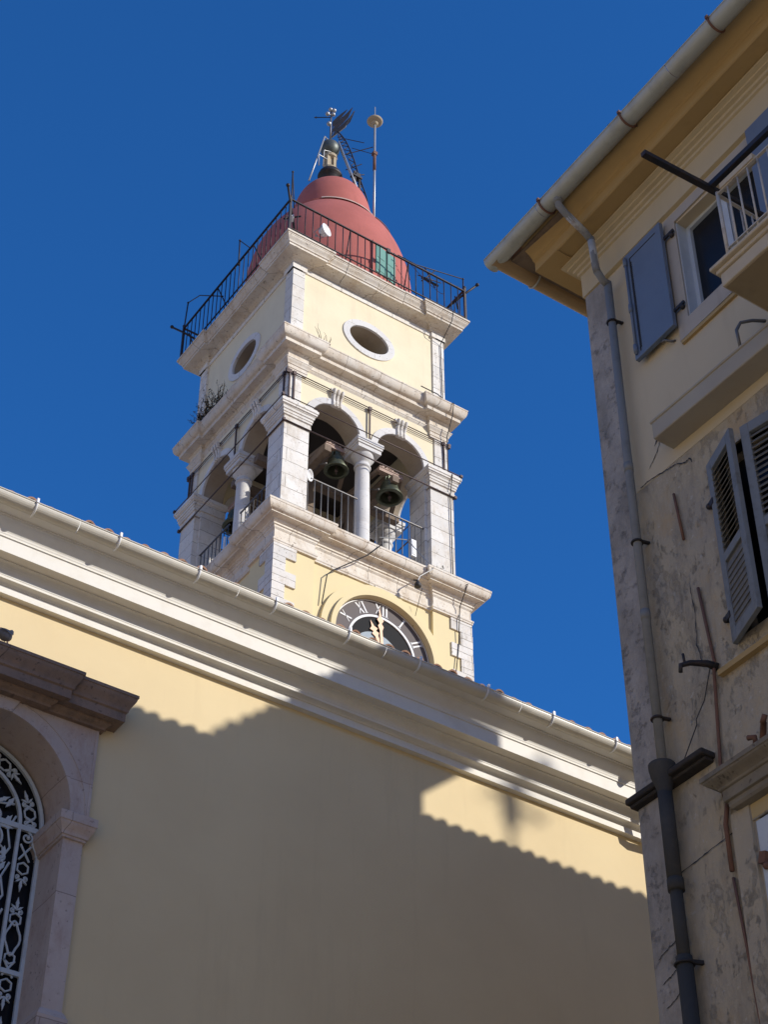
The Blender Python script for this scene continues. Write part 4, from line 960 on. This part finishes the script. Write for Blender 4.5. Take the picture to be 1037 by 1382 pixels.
for y0_,y1_,z_ in ((6.4,8.28,13.955),): b.box(HX-.03,HX+.03,y0_,y1_,z_-.02,z_+.02)
shear(b,.03,8.3); obj('sill_trim',b,M['ochre'],house)
# ledge, louvred window
b=MB(); b.box(HX-.235,HX+.1,3,8.60,12.865,13.075); b.box(HX-.25,HX+.05,3,8.61,13.05,13.08); shear(b,-.02,8.6); obj('stone_ledge',b,M['ledge'],house,bevel=.012)
b=MB(); b.tube([(HX-.2,7.46,13.08),(HX-.21,7.46,13.30),(HX-.19,7.42,13.37),(HX-.10,7.36,13.40),(HX,7.30,13.40)],.016,6); obj('ledge_hook',b,M['rail_iron'],house)
b=MB(); yw0,yw1,zw0,zw1=W2
for a in ((6.2,8.37,zw1,12.60),(6.2,8.37,10.27,zw0),(yw1,8.37,zw0,zw1),(6.2,yw0,zw0,zw1)): b.box(HX-.02,HX+.1,*a)
w2=obj('louvred_window',b,M['house_low'],house)
b=MB(); b.box(HX+.18,HX+.19,yw0,yw1,zw0,zw1); obj('window_pane',b,M['glass_dark'],w2)
b=MB(); b.box(HX-.05,HX+.02,6.2,8.40,10.235,10.285); obj('sill_trim',b,M['ochre'],w2)
def louvre(yh,width,z0,z1,ang,sgn,name='louvred_shutter'):
    """hinged at y=yh on the wall plane, swings out by ang; sgn -1: leaf runs towards -y"""
    L=Matrix.Translation((HX-.05,yh,0))@Matrix.Rotation(ang,4,'Z'); w=width; sw=.085; th=.045
    def B(*bx):
        x0,x1,a,b_,c,d=bx; y=sorted((sgn*a,sgn*b_)); return (x0,x1,y[0],y[1],c,d)
    zm=z0+.78
    b=MB(L)
    for a in ((0,sw,z0,z1),(w-sw,w,z0,z1),(sw,w-sw,z0,z0+.11),(sw,w-sw,z1-.11,z1),(sw,w-sw,zm,zm+.09)): b.box(*B(-th/2,th/2,*a))
    o=obj(name,b,M['louvre'],house,bevel=.005)
    b=MB(L); z=zm+.115
    while z<z1-.13:
        y=sorted((sgn*(sw-.005),sgn*(w-sw+.005))); q=[(-.024,z-.030),(-.018,z-.034),(.024,z+.026),(.018,z+.030)]
        b.prism([(x,y[0],zz) for x,zz in q],(0,y[1]-y[0],0)); z+=.062
    obj('slats',b,M['slat'],o)
    b=MB(L); z=z0+.135
    while z<zm-.01:
        y=sorted((sgn*(sw-.005),sgn*(w-sw+.005))); q=[(-.017,z-.036),(-.009,z-.038),(.003,z+.03),(-.005,z+.034)]
        b.prism([(x,y[0],zz) for x,zz in q],(0,y[1]-y[0],0)); z+=.064
    b.box(*B(.004,.010,sw,w-sw,z0+.1,zm)); obj('lower_slats',b,M['slat'],o)
    for zz in (z0+.28,z1-.42):
        b=MB(L); y=sorted((sgn*-.05,sgn*.04)); b.box(-.03,.03,y[0],y[1],zz-.03,zz+.03); b.ball((-.02,sgn*-.05,zz),.03,8); obj('hinge',b,M['iron'],o)
    return o
louvre(8.17,.50,10.40,12.31,-R(20),-1); louvre(7.11,.555,10.40,12.31,R(10),1)
# downpipe
b=MB(); PX=8.90
b.tube([(8.345,9.10,16.40),(8.35,9.10,16.30),(8.42,9.09,16.22),(8.66,9.08,16.06),(8.72,9.07,15.98)],.038,12)
b.tube([(8.72,9.07,16.0),(8.735,9.06,15.56),(8.75,9.06,15.50)],.039,12); b.tube([(8.74,9.06,15.52),(8.84,9.08,15.44),(8.90,9.085,15.42)],.038,12)
b.tube([(8.345,9.10,16.42),(8.345,9.10,16.34)],.047,12)
dp=obj('downpipe',b,M['pipe_grey'],house)
for c in dp.children: pass
b=MB(); b.tube([(8.46,9.09,16.195),(8.66,9.08,16.06)],.0395,12); b.tube([(8.722,9.069,15.95),(8.735,9.062,15.60)],.040,12); obj('flaking_elbow',b,M['pipe_pale'],dp)
b=MB(); b.tube([(PX,9.085,15.46),(PX,9.085,9.68)],.040,14)
for zz in (12.9,11.2): b.tube([(PX,9.085,zz),(PX,9.085,zz+.10)],.0435,14)
obj('upper_pipe',b,M['pipe_grey'],dp)
for zz in (14.88,12.06,10.18):
    b=MB(); b.tube([(PX+.048*math.cos(PI*2*i/20),9.085+.048*math.sin(PI*2*i/20),zz) for i in range(20)],.012,6,True); b.bar((PX+.02,9.05,zz),(HX,9.04,zz+.01),.03,.02); obj('pipe_clamp',b,M['iron'],dp)
b=MB(); b.lathe([(.058,9.46),(.066,9.52),(.10,9.63),(.112,9.70),(.112,9.73),(.085,9.73),(.05,9.68)],(PX-.01,9.085),20); b.tube([(PX-.01,9.085,9.5),(PX-.01,9.085,8.62)],.060,14); b.tube([(PX-.01,9.085,8.68),(PX-.01,9.08,7.98)],.050,14); b.tube([(PX-.01,9.08,8.70),(PX-.01,9.08,8.60)],.066,14)
b.tube([(PX-.01,9.08,8.05),(PX-.01,9.07,0)],.064,14)
obj('lower_pipe',b,M['pipe_dark'],dp)
b=MB(); b.tube([(PX-.01+.072*math.cos(PI*2*i/20),9.08+.072*math.sin(PI*2*i/20),7.99) for i in range(20)],.012,6,True); b.bar((PX,9.02,7.99),(HX,9.0,8.0),.03,.03); obj('pipe_clamp',b,M['iron'],dp)
b=MB(); b.box(HX-.14,HX+.05,8.60,9.02,9.585,9.64); b.box(HX-.12,HX+.05,9.02,9.55,9.588,9.645); b.box(HX-.09,HX+.05,8.62,9.53,9.555,9.59); obj('black_ledge',b,M['black_stone'],house,bevel=.015)
def ribbon(pts,w,seed,th=.004,jag=.35):
    """dark crack / stain: thin jagged strip standing on the facade, pts (y,z)"""
    rn=random.Random(seed); P=[]
    for i in range(len(pts)-1):
        n=10
        for j in range(n):
            t=j/n; P.append((pts[i][0]*(1-t)+pts[i+1][0]*t+rn.gauss(0,w*jag),pts[i][1]*(1-t)+pts[i+1][1]*t+rn.gauss(0,w*jag)))
    P.append(pts[-1]); L=[];Rr=[]
    for i in range(len(P)):
        a=Vector(P[max(0,i-1)]);c=Vector(P[min(len(P)-1,i+1)]); t=(c-a).normalized(); ww=w*.5*rn.uniform(.45,1.4)*(min(1,i/2,(len(P)-1-i)/2)*.8+.2)
        p=Vector(P[i]); L.append(p+Vector((-t.y,t.x))*ww); Rr.append(p-Vector((-t.y,t.x))*ww)
    return L,Rr
def crack(pts,w,seed,x=HX,mat='cable'):
    L,Rr=ribbon(pts,w,seed); b=MB(); n=len(L)
    vs=[(x-.005,p.x,p.y) for p in L]+[(x-.005,p.x,p.y) for p in Rr]
    b.add(vs,[(i,i+1,n+i+1,n+i) for i in range(n-1)]); obj('crack',b,M[mat],house)
crack([(9.06,12.735),(8.95,12.74),(8.72,12.70),(8.60,12.68),(8.48,12.61),(8.42,12.62),(8.38,12.55)],.012,1)
crack([(8.93,12.86),(8.80,12.98),(8.72,13.13),(8.68,13.25)][::-1],.009,2,HX)
crack([(8.82,13.08),(8.64,13.20),(8.50,13.22)],.018,6)
crack([(8.62,11.35),(8.60,11.0),(8.63,10.7),(8.58,10.45)],.008,3)
crack([(9.46,8.75),(9.2,8.80),(8.9,8.83),(8.6,8.86),(8.36,8.88)],.010,4)
crack([(9.44,8.20),(9.28,8.25),(9.2,8.26)],.012,5,HX-.031); crack([(9.42,7.98),(9.30,8.02),(9.18,8.06)],.009,7,HX-.031); crack([(9.40,7.78),(9.28,7.82),(9.2,7.88)],.008,8,HX-.031)
crack([(9.155,9.5),(9.16,9.0),(9.17,8.5),(9.15,8.25),(9.16,7.9),(9.15,7.4),(9.16,6.9)],.035,9,HX-.032,'black_stone')
# lower window
b=MB(); b.box(HX-.03,HX+.1,8.30,8.50,0,9.0); b.box(HX-.015,HX+.1,6.4,8.30,8.86,9.0); w3=obj('lower_window',b,M['house_low'],house)
b=MB(); b.box(HX-.018,HX+.05,6.4,8.29,8.868,8.995); obj('lintel_panel',b,M['warm_panel'],w3)
b=MB(); hpr=[(.0,8.99),(.06,9.0),(.075,9.02),(.075,9.06),(.10,9.065),(.10,9.155),(.115,9.16)]+curve_prof((.12,9.165),(.205,9.24),'cyma',6)+[(.215,9.245),(.215,9.285),(.0,9.32)]
sweep_plan(b,[(HX-.02,6.0),(HX+.3,6.0),(HX+.3,8.36),(HX-.02,8.36)],hpr,3,0,0,-.02); obj('window_hood',b,M['hood2'],w3)
b=MB(); b.box(HX+.0,HX+.06,7.70,8.28,6.8,8.85); obj('grey_shutter',b,M['frame_white'],w3,bevel=.008)
b=MB(); b.box(HX+.2,HX+.21,7.0,8.24,7.0,8.86); obj('window_pane',b,M['glass_dark'],w3)
b=MB(); b.bar((HX-.02,8.26,8.52),(HX-.02,8.20,8.50),.05,.09); b.ball((HX-.02,8.22,8.44),.03,8); obj('hinge',b,M['rust'],w3)
# balcony
b=MB(); b.box(8.05,HX+.02,2.6,6.90,12.885,13.03); b.box(8.025,HX+.02,2.6,6.925,13.03,13.075); b.box(7.985,HX+.02,2.6,6.955,13.075,13.115); bal=obj('balcony',b,M['balc_edge'],house,bevel=.01)
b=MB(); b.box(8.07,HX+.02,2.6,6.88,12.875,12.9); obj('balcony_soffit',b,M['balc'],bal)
b=MB(); X0=8.03
b.bar((X0,2.7,13.90),(X0,6.76,13.90),.03,.012); b.bar((X0,6.76,13.90),(HX,6.76,13.90),.03,.012); b.bar((X0,6.76,13.20),(HX,6.76,13.20),.025,.012)
b.bar((X0,2.7,13.20),(X0,6.76,13.20),.025,.012)
b.tube([(X0,6.76,13.10),(X0,6.76,13.93)],.017,8)
y=6.64
while y>4.6: b.tube([(X0,y,13.10),(X0,y,13.90)],.0095,6); y-=.121
x=X0+.13
while x<HX: b.tube([(x,6.76,13.10),(x,6.76,13.90)],.0095,6); x+=.13
obj('balcony_railing',b,M['rail_white'],bal)
b=MB(); b.box(X0-.03,X0+.04,6.30,6.70,13.905,13.965); obj('rail_board',b,M['balc_edge'],bal)
b=MB(); b.box(HX+.1,HX+.14,4.2,5.4,13.1,15.4); obj('balcony_door',b,M['shutter_blue'],bal)
# things fixed to the facade
b=MB(); b.bar((7.25,6.81,13.955),(HX,6.81,14.10),.055,.045); b.bar((8.0,6.81,14.03),(8.0,2.0,14.03),.05,.055)
tag(obj('awning_frame',b,M['iron']),'black iron awning arms above the white balcony railing at the upper right','awning frame')
b=MB(); b.tube([(HX-.02,8.646,12.354),(HX-.02,8.60,11.80)],.013,8); tag(obj('rusty_pipe',b,M['rust']),'short rusty pipe stub on the facade below the stone ledge','pipe','rusty pipes on the house front')
b=MB(); b.tube([(HX-.02,8.512,11.21),(HX-.02,8.446,10.42),(HX-.03,8.45,10.36),(HX-.02,8.50,9.9),(HX-.02,8.54,9.42),(HX-.02,8.545,9.2)],.014,8); tag(obj('rusty_pipe',b,M['rust']),'long thin brown pipe running down from the louvred shutter to the window hood','pipe','rusty pipes on the house front')
b=MB(); b.tube([(HX-.04,8.50,9.10),(HX-.03,8.555,8.95),(HX-.03,8.555,8.55)],.019,8); tag(obj('rusty_pipe',b,M['rust']),'thick red rusty pipe end below the left tip of the sooty window hood','pipe','rusty pipes on the house front')
b=MB(); b.tube([(HX-.02,8.562,8.50),(HX-.02,8.52,7.9),(HX-.02,8.49,7.3),(HX-.02,8.40,5)],.012,8); tag(obj('conduit',b,M['rust']),'thin brown conduit at the bottom right beside the lowest window','pipe','rusty pipes on the house front')
b=MB(); b.tube([(HX,8.44,10.36),(HX-.08,8.47,10.38),(HX-.22,8.52,10.36),(HX-.30,8.55,10.32),(HX-.30,8.56,10.26)],[.035,.03,.024,.022,.018],8); b.tube([(HX-.26,8.54,10.34),(HX-.27,8.54,10.44)],.012,6)
tag(obj('iron_bracket',b,M['iron']),'dark crooked iron hook sticking out of the wall under the louvred shutters','hook')
b=MB(); b.tube([(HX-.05,8.47,10.36),(HX-.03,8.6,10.12),(HX-.05,8.70,9.98),(HX-.04,8.71,9.94),(HX-.08,8.87,9.66)],.005,5); tag(obj('hanging_cable',b,M['cable']),'thin black cable slung from the iron hook to the black ledge','cable')
b=MB(); b.tube([(8.80,7.98,9.29),(8.78,7.96,9.34),(8.77,8.02,9.36)],.022,6); b.tube([(8.80,7.9,9.30),(8.79,7.86,9.42),(8.76,7.84,9.40),(8.75,7.8,9.44)],.025,6)
tag(obj('rusty_clamp',b,M['rust']),'small rusty clamp lying on top of the sooty window hood','clamp')
b=MB(); b.tube([(8.44,8.34,16.62),(8.44,8.27,16.71),(8.44,8.10,16.68),(8.46,7.95,16.55)],[.085,.09,.085,.07],14); tag(obj('vent_pipe',b,M['black_stone']),'dark round vent end peeping over the house gutter','vent')
# ------------------------------------------------------------------ roof turret of the corner house (out of view, throws the stepped shadow on the church)
t_=.7265; T_=.609
def spot(xs_,zs_,Y): G=WY-Y; return (xs_+t_*G, zs_+T_*G)
xs_,yf_,yk_=18.0,3.75,6.95       # right eave, front and back of its roof
zs_=13.57+T_/t_*(xs_-11.14); zt_=zs_+.30; G_=(zt_-13.80)/T_; xl_=8.78+t_*G_
b=MB(); b.box(xl_+.35,xs_-.36,yf_+.35,6.55,16.6,zs_+.02); nb=obj('roof_turret',b,M['neighbour'],house)
b=MB(); b.box(xl_+.02,xs_,yf_,yk_,zs_,zs_+.22); obj('turret_eave',b,M['ochre_pale'],nb)
b=MB(); mid=(xl_+xs_)/2; roof_sheet(b,(xl_-.05,yk_+.04,zt_-.06),(0,-1,0),(math.cos(R(11)),0,math.sin(R(11))),yk_-yf_+.1,(mid-xl_)+.15); roof_sheet(b,(xs_+.05,yf_-.04,zt_-.06),(0,1,0),(-math.cos(R(11)),0,math.sin(R(11))),yk_-yf_+.1,(mid-xl_)+.15)
obj('turret_roof',b,M['tile'],nb)
# television aerial on the corner house roof (its blurred shadow falls on the church wall)
G_=21.0; ax0,az0=12.47+t_*G_,13.70+T_*G_; ay=WY-G_
tv=thing('television_aerial','television aerial on a pole behind the corner house','aerial',(ax0,ay,az0-4))
b=MB(); b.tube([(ax0,ay,az0-4),(ax0,ay,az0+.55)],.05,8); obj('pole',b,M['lead'],tv)
b=MB(); b.tube([(ax0-.35,ay,az0+.30),(ax0+.55,ay,az0+.1)],.03,6); b.box(ax0-.10,ax0+.12,ay-.05,ay+.05,az0-.1,az0+.45)
for i in range(7): b.tube([(ax0-.30+i*.13,ay-.3,az0+.30-i*.03),(ax0-.30+i*.13,ay+.3,az0+.30-i*.03)],.012,5)
obj('aerial_bars',b,M['lead'],tv)
# ------------------------------------------------------------------ house across the street (left of the view, bounces sunlight)
oh=thing('opposite_house','plain cream plastered house across the street','house',(-5,-2,0))
b=MB(); b.box(-14,-5,-14,9,0,12); oh_=obj('wall',b,M['neighbour'],oh)
for yy in (-11,-7.5,-4,-.5,3,6.5):
    for zz in (5.2,9):
        b=MB(); b.box(-5.0,-4.97,yy-.75,yy+.75,zz-.95,zz+.95); wf=obj('window',b,M['surround'],oh_)
        b=MB(); b.box(-5.0,-4.96,yy-.5,yy+.5,zz-.75,zz+.75); obj('pane',b,M['glass_dark'],wf)
b=MB(); roof_sheet(b,(-4.6,-14.3,12.02),(0,1,0),(-math.cos(R(16)),0,math.sin(R(16))),23.6,9.4); obj('roof',b,M['tile'],oh)
# ------------------------------------------------------------------ pigeon on the window hood
pg=Vector((5.50,15.16,13.245)); pigeon=thing('pigeon','grey pigeon perched on the brown hood of the arched church window','pigeon',tuple(pg))
PT=Matrix.Translation(pg)@Matrix.Rotation(R(35),4,'Z')
b=MB(PT); b.tube([(.075,0,.225),(.07,0,.205),(.06,0,.18),(.045,0,.15),(.01,0,.105),(-.04,0,.085),(-.09,0,.075),(-.14,0,.065),(-.19,0,.055),(-.22,0,.05)],[.012,.026,.028,.030,.058,.066,.056,.036,.022,.012],14); obj('body',b,M['feather'],pigeon)
b=MB(PT); b.tube([(.09,0,.208),(.115,0,.20)],[.009,.003],6); 
for s in (-1,1): b.tube([(0,s*.022,.06),(.005,s*.022,.004)],.005,5); b.tube([(-.02,s*.022,.004),(.03,s*.022,.004)],.004,5)
obj('beak_and_legs',b,M['beak'],pigeon)
b=MB(PT)
for s in (-1,1): b.prism([(.03,s*.055,.13),(-.02,s*.068,.125),(-.12,s*.05,.10),(-.20,s*.025,.07),(-.12,s*.06,.075),(-.02,s*.066,.075)],(0,s*.008,0))
obj('wing',b,M['feather'],pigeon)
